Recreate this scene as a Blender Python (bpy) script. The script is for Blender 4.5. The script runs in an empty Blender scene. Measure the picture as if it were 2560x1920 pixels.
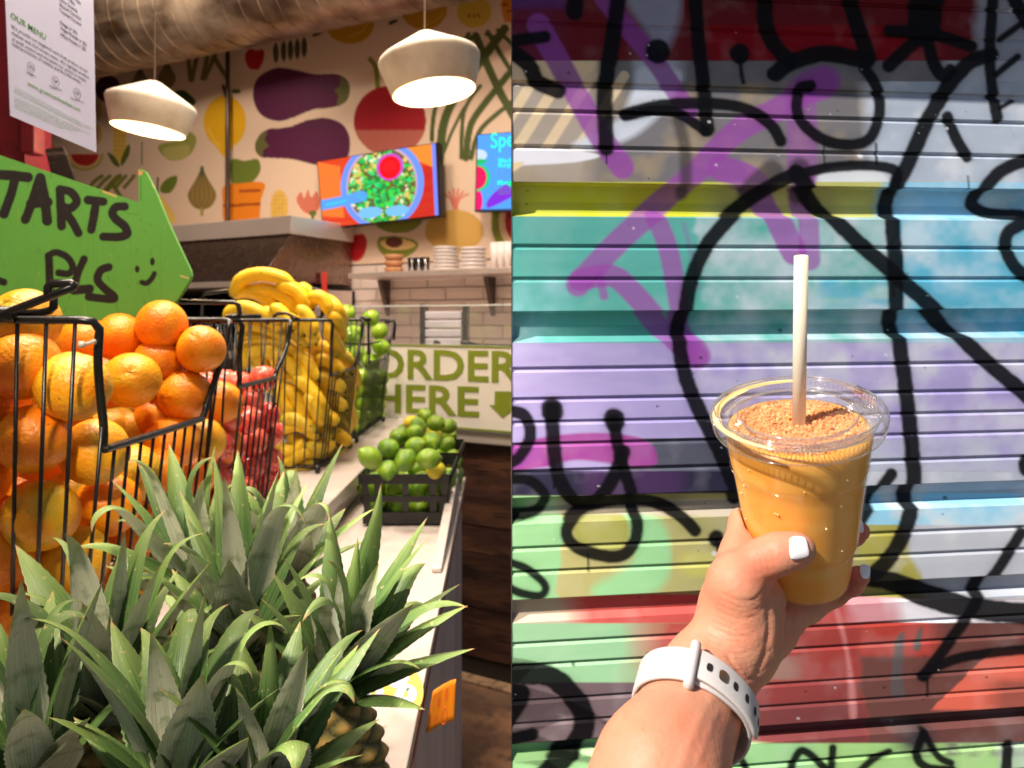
import bpy, bmesh, math, random
import numpy as np
from mathutils import Vector, Matrix, Euler
random.seed(7); rng = np.random.RandomState(11)
SC = bpy.context.scene; COL = SC.collection
# ------------------------------------------------------------------ camera, sky, sun, exposure
F = 1900.0; HZ = 800.0; CX = 1280.0          # focal length / horizon in pixels of a 2560 px wide frame
cam_d = bpy.data.cameras.new('camera'); cam = bpy.data.objects.new('camera', cam_d); COL.objects.link(cam)
cam.location = (0, 0, 0); cam.rotation_euler = (math.radians(90), 0, 0)
cam_d.sensor_width = 36.0; cam_d.lens = 36.0*F/2560; cam_d.shift_y = -(960-HZ)/2560.0
cam_d.clip_start = 0.02; cam_d.clip_end = 300
cam_d.dof.use_dof = True; cam_d.dof.focus_distance = 0.54; cam_d.dof.aperture_fstop = 12.5
SC.camera = cam
SUN_AZ, SUN_EL = math.radians(55), math.radians(42)
world = bpy.data.worlds.new('World'); SC.world = world; world.use_nodes = True
wn = world.node_tree.nodes; wl = world.node_tree.links; wn.clear()
sky = wn.new('ShaderNodeTexSky'); sky.sky_type = 'NISHITA'; sky.sun_disc = False
sky.sun_elevation = SUN_EL; sky.sun_rotation = math.pi + SUN_AZ
bg = wn.new('ShaderNodeBackground'); bg.inputs['Strength'].default_value = 0.05
wo = wn.new('ShaderNodeOutputWorld'); wl.new(sky.outputs[0], bg.inputs[0]); wl.new(bg.outputs[0], wo.inputs[0])
sun_d = bpy.data.lights.new('sun', 'SUN'); sun = bpy.data.objects.new('sun', sun_d); COL.objects.link(sun)
sun_d.energy = 5.0; sun_d.angle = math.radians(0.55); sun_d.color = (1.0, 0.93, 0.82)
sdir = Vector((math.sin(SUN_AZ)*math.cos(SUN_EL), math.cos(SUN_AZ)*math.cos(SUN_EL), -math.sin(SUN_EL)))
sun.rotation_euler = sdir.to_track_quat('-Z', 'Y').to_euler(); sun.location = (-3, -3, 6)
SC.view_settings.view_transform = 'Standard'; SC.view_settings.look = 'None'
SC.view_settings.exposure = 0.5; SC.view_settings.gamma = 1.0
try: SC.view_settings.use_curve_mapping = False
except Exception: pass
SC.render.engine = 'CYCLES'

# ------------------------------------------------------------------ helpers
def P(px, py, Y): return Vector(((px-CX)/F*Y, Y, (HZ-py)/F*Y))
def lin(c):
    c = np.asarray(c, float)/255.0
    return np.where(c <= .04045, c/12.92, ((c+.055)/1.055)**2.4)
def link(o, parent=None):
    COL.objects.link(o)
    if parent is not None: o.parent = parent
    return o
def tag(o, label=None, cat=None, group=None, kind=None):
    if label: o['label'] = label
    if cat: o['category'] = cat
    if group: o['group'] = group
    if kind: o['kind'] = kind
    return o
def empty(name, loc=(0,0,0), label=None, cat=None, group=None, kind=None):
    o = bpy.data.objects.new(name, None); COL.objects.link(o); o.location = loc; o.empty_display_size = .05
    bpy.context.view_layer.update() if False else None
    return tag(o, label, cat, group, kind)
def obj(name, me, mat=None, parent=None, smooth=False):
    """link mesh `me` (world coordinates) as object; the parent's location is subtracted"""
    if mat is not None and len(me.materials) == 0: me.materials.append(mat)
    o = bpy.data.objects.new(name, me); COL.objects.link(o)
    if parent is not None:
        o.parent = parent
        off = Vector((0,0,0)); q = parent
        while q is not None: off += q.location; q = q.parent
        o.location = -off
    if smooth: me.polygons.foreach_set('use_smooth', [True]*len(me.polygons))
    return o
class MB:
    def __init__(s): s.v = []; s.f = []
    def add(s, vs, fs):
        n = len(s.v); s.v += [tuple(v) for v in vs]; s.f += [tuple(i+n for i in f) for f in fs]; return s
    def hexa(s, b, t):                       # b,t: four points each, same winding
        return s.add(list(b)+list(t), [(3,2,1,0),(4,5,6,7),(0,1,5,4),(1,2,6,5),(2,3,7,6),(3,0,4,7)])
    def box(s, lo, hi):
        x0,y0,z0 = lo; x1,y1,z1 = hi
        return s.hexa([(x0,y0,z0),(x1,y0,z0),(x1,y1,z0),(x0,y1,z0)], [(x0,y0,z1),(x1,y0,z1),(x1,y1,z1),(x0,y1,z1)])
    def tube(s, pts, r, n=8, cap=True, closed=False):
        pts = [Vector(p) for p in pts]; m = len(pts)
        rs = r if hasattr(r, '__len__') else [r]*m
        vs = []; fs = []; up = None
        for i, p in enumerate(pts):
            if closed: t = pts[(i+1) % m]-pts[i-1]
            else: t = pts[min(i+1, m-1)]-pts[max(i-1, 0)]
            t = t.normalized() if t.length > 1e-9 else Vector((0,0,1))
            if up is None: up = t.orthogonal().normalized()
            up = (up - t*up.dot(t))
            up = up.normalized() if up.length > 1e-6 else t.orthogonal().normalized()
            b = t.cross(up)
            for k in range(n):
                a = 2*math.pi*k/n; vs.append(p + (up*math.cos(a)+b*math.sin(a))*rs[i])
        for i in range(m if closed else m-1):
            j = (i+1) % m
            for k in range(n): fs.append((i*n+k, i*n+(k+1)%n, j*n+(k+1)%n, j*n+k))
        if cap and not closed: fs.append(tuple(range(n-1,-1,-1))); fs.append(tuple((m-1)*n+k for k in range(n)))
        return s.add(vs, fs)
    def lathe(s, prof, M=Matrix(), n=32):
        vs = []; fs = []
        for r, z in prof:
            for k in range(n):
                a = 2*math.pi*k/n; vs.append(M @ Vector((r*math.cos(a), r*math.sin(a), z)))
        for i in range(len(prof)-1):
            for k in range(n): fs.append((i*n+k, i*n+(k+1)%n, (i+1)*n+(k+1)%n, (i+1)*n+k))
        return s.add(vs, fs)
    def mesh(s, name='m'):
        me = bpy.data.meshes.new(name); me.from_pydata(s.v, [], s.f); me.update(); return me
    def make(s, name, mat, parent=None, smooth=False, bevel=0):
        o = obj(name, s.mesh(name), mat, parent, smooth)
        if bevel:
            b = o.modifiers.new('bevel', 'BEVEL'); b.width = bevel; b.segments = 2; b.limit_method = 'ANGLE'
        return o
def spline(pts, n=8, closed=False):
    pts = [np.array(p, float) for p in pts]; out = []; m = len(pts)
    for i in range(m if closed else m-1):
        p0 = pts[(i-1) % m] if (closed or i > 0) else pts[i]
        p1 = pts[i]; p2 = pts[(i+1) % m]; p3 = pts[(i+2) % m] if (closed or i+2 < m) else pts[min(i+1, m-1)]
        for k in range(n):
            t = k/n; out.append(.5*((2*p1)+(-p0+p2)*t+(2*p0-5*p1+4*p2-p3)*t*t+(-p0+3*p1-3*p2+p3)*t**3))
    if not closed: out.append(pts[-1])
    return np.array(out)
# ---- materials
def mat(name, col=(128,128,128), rough=.5, metal=0, noise=None, bump=None, spec=None, coat=0, sss=0, sssc=(1,.3,.1),
        attr=False, emit=0, linear=None, trans=0, rough_noise=0, wrap=None):
    m = bpy.data.materials.new(name); m.use_nodes = True; nt = m.node_tree; N = nt.nodes; L = nt.links
    b = N['Principled BSDF']; c = tuple(lin(col)) if linear is None else linear
    b.inputs['Base Color'].default_value = (*c, 1); b.inputs['Roughness'].default_value = rough; b.inputs['Metallic'].default_value = metal
    if spec is not None: b.inputs['Specular IOR Level'].default_value = spec
    if coat: b.inputs['Coat Weight'].default_value = coat; b.inputs['Coat Roughness'].default_value = .12
    if sss:
        b.inputs['Subsurface Weight'].default_value = sss; b.inputs['Subsurface Radius'].default_value = sssc; b.inputs['Subsurface Scale'].default_value = .006
    tc = N.new('ShaderNodeTexCoord'); src = None
    if attr:
        a = N.new('ShaderNodeAttribute'); a.attribute_name = 'Col'; src = a.outputs['Color']; L.new(src, b.inputs['Base Color'])
    if noise:    # list of (scale, colour, lo, hi, (sx,sy,sz))
        for sc, nc, lo, hi, st in noise:
            mp = N.new('ShaderNodeMapping'); mp.inputs['Scale'].default_value = st; L.new(tc.outputs['Object'], mp.inputs[0])
            nz = N.new('ShaderNodeTexNoise'); nz.inputs['Scale'].default_value = sc; nz.inputs['Detail'].default_value = 5; L.new(mp.outputs[0], nz.inputs[0])
            mr = N.new('ShaderNodeMapRange'); mr.inputs[1].default_value = lo; mr.inputs[2].default_value = hi; L.new(nz.outputs[0], mr.inputs[0])
            mx = N.new('ShaderNodeMix'); mx.data_type = 'RGBA'; L.new(mr.outputs[0], mx.inputs[0])
            if src is not None: L.new(src, mx.inputs[6])
            else: mx.inputs[6].default_value = (*c, 1)
            mx.inputs[7].default_value = (*lin(nc), 1); src = mx.outputs[2]
        L.new(src, b.inputs['Base Color'])
    if emit:
        if src is not None: L.new(src, b.inputs['Emission Color'])
        else: b.inputs['Emission Color'].default_value = (*c, 1)
        b.inputs['Emission Strength'].default_value = emit
    if rough_noise:
        nz = N.new('ShaderNodeTexNoise'); nz.inputs['Scale'].default_value = 30; L.new(tc.outputs['Object'], nz.inputs[0])
        mr = N.new('ShaderNodeMapRange'); mr.inputs[1].default_value = .3; mr.inputs[2].default_value = .7
        mr.inputs[3].default_value = max(0, rough-rough_noise); mr.inputs[4].default_value = min(1, rough+rough_noise)
        L.new(nz.outputs[0], mr.inputs[0]); L.new(mr.outputs[0], b.inputs['Roughness'])
    if bump:     # (scale, strength, distance[, stretch])
        st = bump[3] if len(bump) > 3 else (1,1,1)
        mp = N.new('ShaderNodeMapping'); mp.inputs['Scale'].default_value = st; L.new(tc.outputs['Object'], mp.inputs[0])
        nz = N.new('ShaderNodeTexNoise'); nz.inputs['Scale'].default_value = bump[0]; nz.inputs['Detail'].default_value = 3; L.new(mp.outputs[0], nz.inputs[0])
        bp = N.new('ShaderNodeBump'); bp.inputs['Strength'].default_value = bump[1]; bp.inputs['Distance'].default_value = bump[2]
        L.new(nz.outputs[0], bp.inputs['Height']); L.new(bp.outputs[0], b.inputs['Normal'])
    return m
def clear_plastic(name, tint=(1,1,1), gloss=.10, rough=.06, haze=.0, bump=0):
    m = bpy.data.materials.new(name); m.use_nodes = True; N = m.node_tree.nodes; L = m.node_tree.links
    N.remove(N['Principled BSDF']); out = N['Material Output']
    tr = N.new('ShaderNodeBsdfTransparent'); tr.inputs[0].default_value = (*tint, 1)
    gl = N.new('ShaderNodeBsdfGlossy'); gl.inputs['Roughness'].default_value = rough; gl.inputs[0].default_value = (1,1,1,1)
    lw = N.new('ShaderNodeLayerWeight'); lw.inputs[0].default_value = .35
    mr = N.new('ShaderNodeMapRange'); mr.inputs[3].default_value = gloss*.45; mr.inputs[4].default_value = min(1, gloss*5)
    L.new(lw.outputs['Fresnel'], mr.inputs[0])
    mx = N.new('ShaderNodeMixShader'); L.new(mr.outputs[0], mx.inputs[0]); L.new(tr.outputs[0], mx.inputs[1]); L.new(gl.outputs[0], mx.inputs[2])
    last = mx.outputs[0]
    if haze:
        df = N.new('ShaderNodeBsdfDiffuse'); df.inputs[0].default_value = (.85,.87,.9,1)
        m2 = N.new('ShaderNodeMixShader'); m2.inputs[0].default_value = haze; L.new(last, m2.inputs[1]); L.new(df.outputs[0], m2.inputs[2]); last = m2.outputs[0]
    if bump:
        tc = N.new('ShaderNodeTexCoord'); nz = N.new('ShaderNodeTexNoise'); nz.inputs['Scale'].default_value = 160; L.new(tc.outputs['Object'], nz.inputs[0])
        bp = N.new('ShaderNodeBump'); bp.inputs['Strength'].default_value = bump; bp.inputs['Distance'].default_value = .001
        L.new(nz.outputs[0], bp.inputs['Height']); L.new(bp.outputs[0], gl.inputs['Normal'])
    L.new(last, out.inputs[0]); return m
SC.cycles.use_denoising = True
# ---- value noise for paint
def vnoise(x, y, seed=0, octv=3):
    r = np.random.RandomState(seed); T = r.rand(64, 64); out = 0; a = 1; tot = 0
    for o in range(octv):
        xi = np.floor(x).astype(int); yi = np.floor(y).astype(int); fx = x-xi; fy = y-yi
        fx = fx*fx*(3-2*fx); fy = fy*fy*(3-2*fy); g = lambda i, j: T[(xi+i) % 64, (yi+j) % 64]
        out = out + a*((g(0,0)*(1-fx)+g(1,0)*fx)*(1-fy)+(g(0,1)*(1-fx)+g(1,1)*fx)*fy); tot += a; a *= .5; x = x*2.03+7.1; y = y*2.03+3.3
    return out/tot
class Paint:
    """colour laid on the points (X,Y) of a surface"""
    def __init__(s, X, Y, base=(255,255,255)):
        s.X = X; s.Y = Y; s.C = np.empty(X.shape+(3,)); s.C[:] = lin(base)
    def mix(s, a, col):
        a = np.clip(a, 0, 1)[..., None]; s.C = s.C*(1-a)+lin(col)*a
    def box(s, x0, x1, y0, y1, col, sx=1, sy=1, a=1):
        f = lambda v, lo, hi, w: np.clip((v-lo)/w+.5, 0, 1)*np.clip((hi-v)/w+.5, 0, 1)
        s.mix(a*f(s.X, x0, x1, sx)*f(s.Y, y0, y1, sy), col)
    def ell(s, cx, cy, rx, ry, col, soft=1.5, a=1, rot=0, half=None):
        c, n = math.cos(rot), math.sin(rot); dx = s.X-cx; dy = s.Y-cy; u = dx*c+dy*n; v = -dx*n+dy*c
        d = (np.sqrt((u/rx)**2+(v/ry)**2)-1)*min(rx, ry); m = np.clip(.5-d/soft, 0, 1)*a
        if half == 'low': m = m*np.clip((v)/soft+.5, 0, 1)
        if half == 'up': m = m*np.clip((-v)/soft+.5, 0, 1)
        s.mix(m, col)
    def dist(s, pts, box):
        x, y = s.X[box], s.Y[box]; d = np.full(x.shape, 1e9); tt = np.zeros(x.shape); m = len(pts)-1
        for i in range(m):
            ax, ay = pts[i][:2]; bx, by = pts[i+1][:2]; vx, vy = bx-ax, by-ay; L2 = vx*vx+vy*vy+1e-9
            t = np.clip(((x-ax)*vx+(y-ay)*vy)/L2, 0, 1); dd = np.hypot(x-ax-t*vx, y-ay-t*vy)
            k = dd < d; d[k] = dd[k]; tt[k] = (i+t[k])/m
        return d, tt
    def stroke(s, pts, w, col, soft=2, a=1, sm=True, jit=0):
        pts = np.array(pts, float)
        if sm and len(pts) > 2: pts = spline(pts, 6)
        M = w+soft*2
        k = (s.X > pts[:,0].min()-M) & (s.X < pts[:,0].max()+M) & (s.Y > pts[:,1].min()-M) & (s.Y < pts[:,1].max()+M)
        if not k.any(): return
        d, t = s.dist(pts, k); ww = w/2
        if jit: ww = ww*(1+jit*(vnoise(s.X[k]/19, s.Y[k]/19, 5)-.5))
        al = np.clip(.5-(d-ww)/soft, 0, 1)*a
        s.C[k] = s.C[k]*(1-al[:,None])+lin(col)*al[:,None]
    def poly(s, pts, col, sm=True, a=1, soft=1.5):
        pts = np.array(pts, float)
        if sm: pts = spline(pts, 6, True)
        M = 4; k = (s.X > pts[:,0].min()-M) & (s.X < pts[:,0].max()+M) & (s.Y > pts[:,1].min()-M) & (s.Y < pts[:,1].max()+M)
        if not k.any(): return
        x, y = s.X[k], s.Y[k]; ins = np.zeros(x.shape, bool); n = len(pts)
        for i in range(n):
            x1, y1 = pts[i]; x2, y2 = pts[(i+1) % n]
            if y1 == y2: continue
            c = ((y1 > y) != (y2 > y)) & (x < (x2-x1)*(y-y1)/(y2-y1)+x1); ins ^= c
        d, _ = s.dist(np.vstack([pts, pts[:1]]), k); d = np.where(ins, -d, d)
        al = np.clip(.5-d/soft, 0, 1)*a
        s.C[k] = s.C[k]*(1-al[:,None])+lin(col)*al[:,None]
def grid_mesh(V, C=None, name='grid'):
    """V: (h,w,3) vertices, C: (h,w,3) linear colours"""
    h, w = V.shape[:2]; me = bpy.data.meshes.new(name)
    me.vertices.add(h*w); me.vertices.foreach_set('co', V.reshape(-1).astype(np.float32))
    i = np.arange(h*w).reshape(h, w); q = np.stack([i[:-1,:-1], i[1:,:-1], i[1:,1:], i[:-1,1:]], -1).reshape(-1, 4)
    me.loops.add(q.size); me.loops.foreach_set('vertex_index', q.reshape(-1).astype(np.int32))
    me.polygons.add(len(q)); me.polygons.foreach_set('loop_start', (np.arange(len(q))*4).astype(np.int32))
    me.polygons.foreach_set('loop_total', np.full(len(q), 4, np.int32)); me.update(calc_edges=True)
    if C is not None: set_col(me, C.reshape(-1, 3))
    return me
def set_col(me, C):
    a = me.color_attributes.new('Col', 'FLOAT_COLOR', 'POINT'); C = np.asarray(C)
    a.data.foreach_set('color', np.hstack([C, np.ones((len(C), 1))]).astype(np.float32).reshape(-1))
def proj(V):
    V = np.asarray(V); return CX+F*V[...,0]/V[...,1], HZ-F*V[...,2]/V[...,1]
class Plane:
    """vertical plane through o, with horizontal direction u; points are (s, z) with an offset towards the viewer"""
    def __init__(s, o, u, tilt=0):
        s.o = Vector(o); s.u = Vector(u).normalized(); s.w = Vector((0,0,1)); s.n = s.u.cross(s.w); 
        if s.n.y > 0: s.n = -s.n
    def ray(s, px, py, off=0):
        d = Vector(((px-CX)/F, 1, (HZ-py)/F)); o = s.o+s.n*off; t = o.dot(s.n)/d.dot(s.n); return d*t
    def sz(s, px, py, off=0):
        p = s.ray(px, py, off)-s.o; return p.dot(s.u), p.z
    def pt(s, a, z, off=0): q = s.o+s.u*a+s.n*off; return Vector((q.x, q.y, z))
def font_mesh(txt, bold=0):
    c = bpy.data.curves.new('t', 'FONT'); c.body = txt; c.size = 1; c.resolution_u = 3; c.offset = bold; c.fill_mode = 'FRONT'
    o = bpy.data.objects.new('t', c); COL.objects.link(o); bpy.context.view_layer.update()
    me = bpy.data.meshes.new_from_object(o.evaluated_get(bpy.context.evaluated_depsgraph_get())); bpy.data.objects.remove(o); return me
def text_on(name, txt, m, parent, A, B, U, bold=0, smooth=False):
    """text whose baseline runs from A to B (world), U = cap-height vector"""
    me = font_mesh(txt, bold); co = np.empty(len(me.vertices)*3, np.float32); me.vertices.foreach_get('co', co); co = co.reshape(-1, 3)
    x0, x1 = co[:,0].min(), co[:,0].max(); u = (co[:,0]-x0)/(x1-x0); v = co[:,1]/.69
    A, B, U = np.array(A), np.array(B), np.array(U)
    W = A+u[:,None]*(B-A)+v[:,None]*U
    me.vertices.foreach_set('co', W.astype(np.float32).reshape(-1)); me.update(); me.materials.clear()
    return obj(name, me, m, parent)

# ------------------------------------------------------------------ materials
M_white = mat('white_laminate', (192,183,178), .35, noise=[(9,(196,180,165),.55,.8,(1,1,1)),(60,(150,120,90),.74,.80,(1,1,1))], bump=(80,.12,.001))
M_plaster = mat('plaster', (205,190,175), .8)
M_ceil = mat('ceiling_paint', (120,105,95), .9)
M_duct = mat('galvanised_metal', (196,174,152), .38, .7, noise=[(5,(100,76,58),.35,.7,(1,1,1)),(3,(196,172,150),.5,.75,(1,1,6))], bump=(12,.25,.01), rough_noise=.1)
M_steel = mat('brushed_steel', (222,206,198), .36, .62, rough_noise=.08)
M_black = mat('black_coated_wire', (14,13,14), .32, 0, noise=[(60,(60,48,42),.66,.74,(1,1,1))], bump=(300,.2,.0005))
M_blk = mat('black_plastic', (17,16,18), .4)
M_red = mat('dark_red_paint', (110,14,30), .55, noise=[(14,(74,8,20),.5,.8,(1,1,1))])
M_grout = mat('grout', (150,135,125), .9)
M_tile = mat('white_glazed_tile', (214,198,190), .18, noise=[(3,(200,182,172),.4,.7,(1,1,1))], spec=.6)
M_paper = mat('white_paper', (206,208,236), .7, noise=[(5,(196,196,224),.4,.7,(1,1,1))])
M_ink = mat('dark_ink', (52,48,52), .7); M_gink = mat('green_ink', (84,140,60), .7)
M_order = mat('sign_green', (120,135,32), .6)
M_board = mat('sign_board', (226,222,214), .5, noise=[(4,(212,208,200),.4,.7,(1,1,1))])
M_lamp = mat('lamp_white', (238,226,208), .5, sss=.25, sssc=(1,.8,.6), noise=[(14,(214,198,176),.45,.75,(1,1,1))], bump=(60,.08,.001))
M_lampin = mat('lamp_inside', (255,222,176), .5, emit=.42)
M_bulb = mat('bulb', (255,235,205), .5, emit=2.5)
M_cord = mat('cord', (120,100,85), .7)
M_ceramic = mat('white_ceramic', (225,215,212), .2)
M_tan = mat('tan_wood', (196,140,96), .6)
M_glassware = clear_plastic('glassware', (.93,.94,.95), .2, .05)
M_guard = clear_plastic('guard_glass', (.95,.96,.96), .08, .03, haze=.035)
M_guardedge = mat('glass_edge', (200,205,205), .2)
M_orangetag = mat('orange_card', (240,140,16), .6, bump=(200,.3,.001,(1,1,.1)))
M_tagprint = mat('faded_print', (238,110,50), .6)
M_gold = mat('yellow_print', (240,180,20), .4); M_blueink = mat('blue_ink', (40,80,170), .5)
M_concrete = mat('pavement_concrete', (116,112,106), .85, noise=[(3,(92,88,84),.4,.7,(1,1,1))], bump=(40,.3,.004))
M_brick = mat('facade_paint', (140,130,122), .8)

def wood_mat():
    m = mat('dark_wood', (62,38,30), .5, noise=[(1.6,(98,64,46),.42,.62,(2,2,9)),(9,(30,18,16),.5,.66,(1.2,1.2,22)),(30,(122,84,62),.66,.78,(1,1,30))], bump=(14,.4,.003,(1,1,16)))
    nt = m.node_tree; N = nt.nodes; L = nt.links; b = N['Principled BSDF']; s = b.inputs['Base Color'].links[0].from_socket
    oi = N.new('ShaderNodeObjectInfo'); mr = N.new('ShaderNodeMapRange'); mr.inputs[3].default_value = .45; mr.inputs[4].default_value = 1.5; L.new(oi.outputs['Random'], mr.inputs[0])
    vm = N.new('ShaderNodeVectorMath'); vm.operation = 'SCALE'; L.new(s, vm.inputs[0]); L.new(mr.outputs[0], vm.inputs['Scale']); L.new(vm.outputs[0], b.inputs['Base Color'])
    return m
M_wood = wood_mat()
M_floor = mat('worn_concrete_floor', (92,66,50), .6, noise=[(5,(160,116,82),.45,.68,(1,1,1)),(16,(52,38,34),.5,.7,(1,1,1)),(2,(120,90,70),.5,.7,(1,1,1))], bump=(30,.3,.003))

# ------------------------------------------------------------------ setting: ground, shop shell
FLOOR = -1.55
MB().box((-8,-6,FLOOR-.1),(8,.86,FLOOR)).make('pavement', M_concrete)['kind'] = 'structure'
MB().box((-8,.86,FLOOR-.1),(3,9,FLOOR+.004)).make('floor', M_floor)['kind'] = 'structure'
MB().box((-6,.80,2.7),(3,9,2.8)).make('ceiling', M_ceil)['kind'] = 'structure'
fac = MB(); fac.box((-6,.70,FLOOR),(-.58,.80,2.9)); fac.box((-.58,.80,.44),(-.001,.90,2.9)); fac.box((-6,.80,FLOOR),(-5.9,9,2.9))  # unseen shop front, placed and sized to keep the sun out
fac.box((-.001,.98,.43),(3,1.05,2.9))
o = fac.make('sun_block_facade', M_brick); o['kind'] = 'structure'
MB().box((-.60,-1.2,FLOOR),(-.53,.69,.10)).make('sun_screen_wall', M_brick)['kind'] = 'structure'  # unseen wall added to block the sun from pineapples and baskets

U28 = Vector((.879,-.477,0))
WALL = Plane((0,4.5,0), U28)          # mural wall
SERV = Plane((0,3.2,0), U28)          # front of the service counter
# mural wall: painted upper part
s0, s1, z0, z1 = -5.6, .7, .33, 2.7
def wall_grid(s0, s1, z0, z1, step, off=0):
    a = np.linspace(s0, s1, int((s1-s0)/step)+1); z = np.linspace(z1, z0, int((z1-z0)/step)+1)
    A, Z = np.meshgrid(a, z); o, u, n = WALL.o, WALL.u, WALL.n
    return np.stack([o.x+A*u.x+n.x*off, o.y+A*u.y+n.y*off, Z], -1)
wall_root = empty('back_wall', WALL.o, 'cream shop wall painted with fruit and vegetables above white tiles', 'wall', kind='structure')
V = wall_grid(-5.4, .7, .37, 2.7, .0085); px, py = proj(V)
pt = Paint(px+ (vnoise(px/40, py/40, 1)-.5)*2, py, (216,188,164))
pt.mix((vnoise(px/120, py/120, 2)-.45)*.5, (196,160,136))
PUR, PUR2 = (78,12,56), (70,8,40); GRN, DGR, OLV = (84,96,26), (46,62,22), (120,122,30)
pt.poly([(632,240),(645,195),(690,170),(740,175),(785,185),(840,185),(868,200),(874,225),(860,255),(830,268),(780,275),(730,295),(690,302),(650,285)], PUR)
pt.poly([(852,188),(874,215),(868,250),(842,265),(845,240),(836,225),(850,215)], (92,90,44))
pt.poly([(640,355),(665,325),(720,318),(770,300),(815,295),(855,310),(875,345),(870,390),(840,415),(790,412),(730,398),(680,395),(650,390)], PUR)
pt.poly([(638,358),(652,334),(668,330),(662,350),(672,365),(658,375),(655,393),(640,380)], (92,90,44))
pt.stroke([(925,148),(940,170),(945,226)], 12, OLV); pt.stroke([(985,118),(975,140)], 12, OLV)
pt.ell(975, 302, 90, 88, (150,70,60)); pt.ell(975, 302, 90, 88, (150,8,24)); pt.mix(np.clip((py-324)/2,0,1)*np.clip(.5-(np.hypot((px-975)/90,(py-302)/88)-1)*60,0,1), (170,88,76))
for q, w in [([(1098,405),(1115,290),(1175,190),(1262,72)],22),([(1080,350),(1088,270),(1125,180),(1172,85)],11),([(1150,115),(1180,95)],12),([(1165,395),(1178,310),(1235,230),(1300,150)],17),
             ([(1153,395),(1160,280),(1200,215)],10),([(1178,395),(1205,320),(1300,240)],12),([(1190,90),(1235,200),(1300,320)],20),([(1220,80),(1260,150),(1300,210)],12),([(1100,405),(1130,330),(1160,270)],8),([(1185,165),(1240,105),(1215,85)],9),([(1245,75),(1290,120)],10)]:
    pt.stroke(q, w, (66,78,26))
pt.ell(875, 60, 60, 50, (188,134,16)); pt.ell(1060, 22, 58, 52, (188,134,16)); pt.ell(1185, 28, 43, 42, (200,166,60)); pt.stroke([(875,92),(905,78),(920,58)], 4, (206,160,60)); pt.stroke([(1065,62),(1095,48),(1108,28)], 4, (206,160,60))
for a in (-14,0,14): pt.stroke([(1185+a,42),(1185+a*.8,36)], 4, (40,26,14))
pt.poly([(1255,0),(1300,0),(1290,50),(1270,56),(1260,50)], (206,120,30)); pt.stroke([(1256,12),(1268,10)],4,(90,20,10)); pt.stroke([(1270,28),(1282,26)],4,(90,20,10))
for i,(x,y) in enumerate([(690,132),(709,128),(726,125),(743,122),(760,118)]):
    pt.ell(x, y, 7, 25, (36,44,24)); pt.ell(x, y, 2, 18, (84,84,50), 4)
pt.poly([(612,140),(624,122),(640,126),(658,124),(660,145),(650,170),(636,174),(620,168)], (178,10,16)); pt.stroke([(785,88),(800,82)],8,(20,14,14)); pt.stroke([(975,58),(990,52)],8,(20,14,14))
for q in [[(470,130),(476,200)],[(495,125),(480,200)],[(520,135),(506,196)],[(540,130),(512,196)],[(530,130),(545,160),(566,192)]]: pt.stroke(q, 11, (104,98,36))
def bulb(cx, cy, r, h, up=1):
    pt.poly([(cx-4,cy-h),(cx+4,cy-h),(cx+r*.5,cy-h*.45),(cx+r,cy+h*.1),(cx+r*.7,cy+h*.6),(cx+5,cy+h*.8),(cx-5,cy+h*.8),(cx-r*.7,cy+h*.6),(cx-r,cy+h*.1),(cx-r*.5,cy-h*.45)], (142,116,60))
    for k in (-.75,-.45,-.15,.15,.45,.75): pt.stroke([(cx,cy-h*.95),(cx+r*k*1.1,cy),(cx+r*k*.5,cy+h*.7)], 3, (92,80,40), a=.7)
    pt.stroke([(cx,cy-h*1.08),(cx,cy-h*.8)], 9, (66,84,60)); pt.stroke([(cx,cy+h*.75),(cx,cy+h)], 8, (150,140,70))
bulb(350,205,22,38); bulb(417,190,23,38); bulb(505,480,36,56)
pt.ell(270,222,32,34,(70,10,52)); 
pt.ell(562,305,53,66,(222,168,18)); pt.poly([(540,360),(584,360),(566,388),(556,388)], (222,168,18)); pt.ell(590,228,12,6,(70,90,30)); pt.stroke([(558,215),(564,240)],8,(22,20,18)); pt.stroke([(520,320),(535,350),(548,362)],4,(232,196,90),a=.7)
pt.poly([(435,232),(455,225),(470,232),(490,255),(470,270),(455,262)], (48,66,20)); pt.poly([(395,365),(440,350),(470,330),(490,345),(480,380),(450,400),(415,395)], (146,148,70)); pt.poly([(408,372),(440,365),(472,362),(470,388),(440,402),(415,396)], (174,166,96))
pt.ell(212,385,47,42,(178,160,70),half='low'); pt.ell(212,385,40,35,(226,190,140),half='low'); pt.ell(212,385,35,30,(188,34,34),half='low')
for k in range(7): pt.ell(190+k*7, 395+(k%2)*8, 1.6, 3, (60,16,16))
for cy in (275,335): pt.ell(228,cy,26,34,(186,160,84)); pt.ell(224,cy,20,28,(178,40,40))
pt.box(282,316,270,372,(222,184,84)); pt.ell(299,372,17,34,(222,184,84))
for k in range(9): pt.stroke([(282,280+k*12),(316,280+k*12)], 1.6, (190,140,60))
for k in range(3): pt.stroke([(290+k*9,270),(290+k*9,390)], 1.4, (190,140,60))
pt.poly([(268,382),(285,390),(300,415),(285,412)], GRN); pt.poly([(322,360),(324,385),(305,415),(304,395)], GRN); pt.stroke([(355,355),(355,410)], 3, GRN)
for k in range(5): pt.stroke([(215+k*24,480-k*3),(235+k*22,455),(255+k*20,440)], 9, (112,116,34))
pt.stroke([(300,440),(262,480)], 12, (112,116,34)); pt.stroke([(280,460),(300,490)], 10, (112,116,34))
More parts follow.
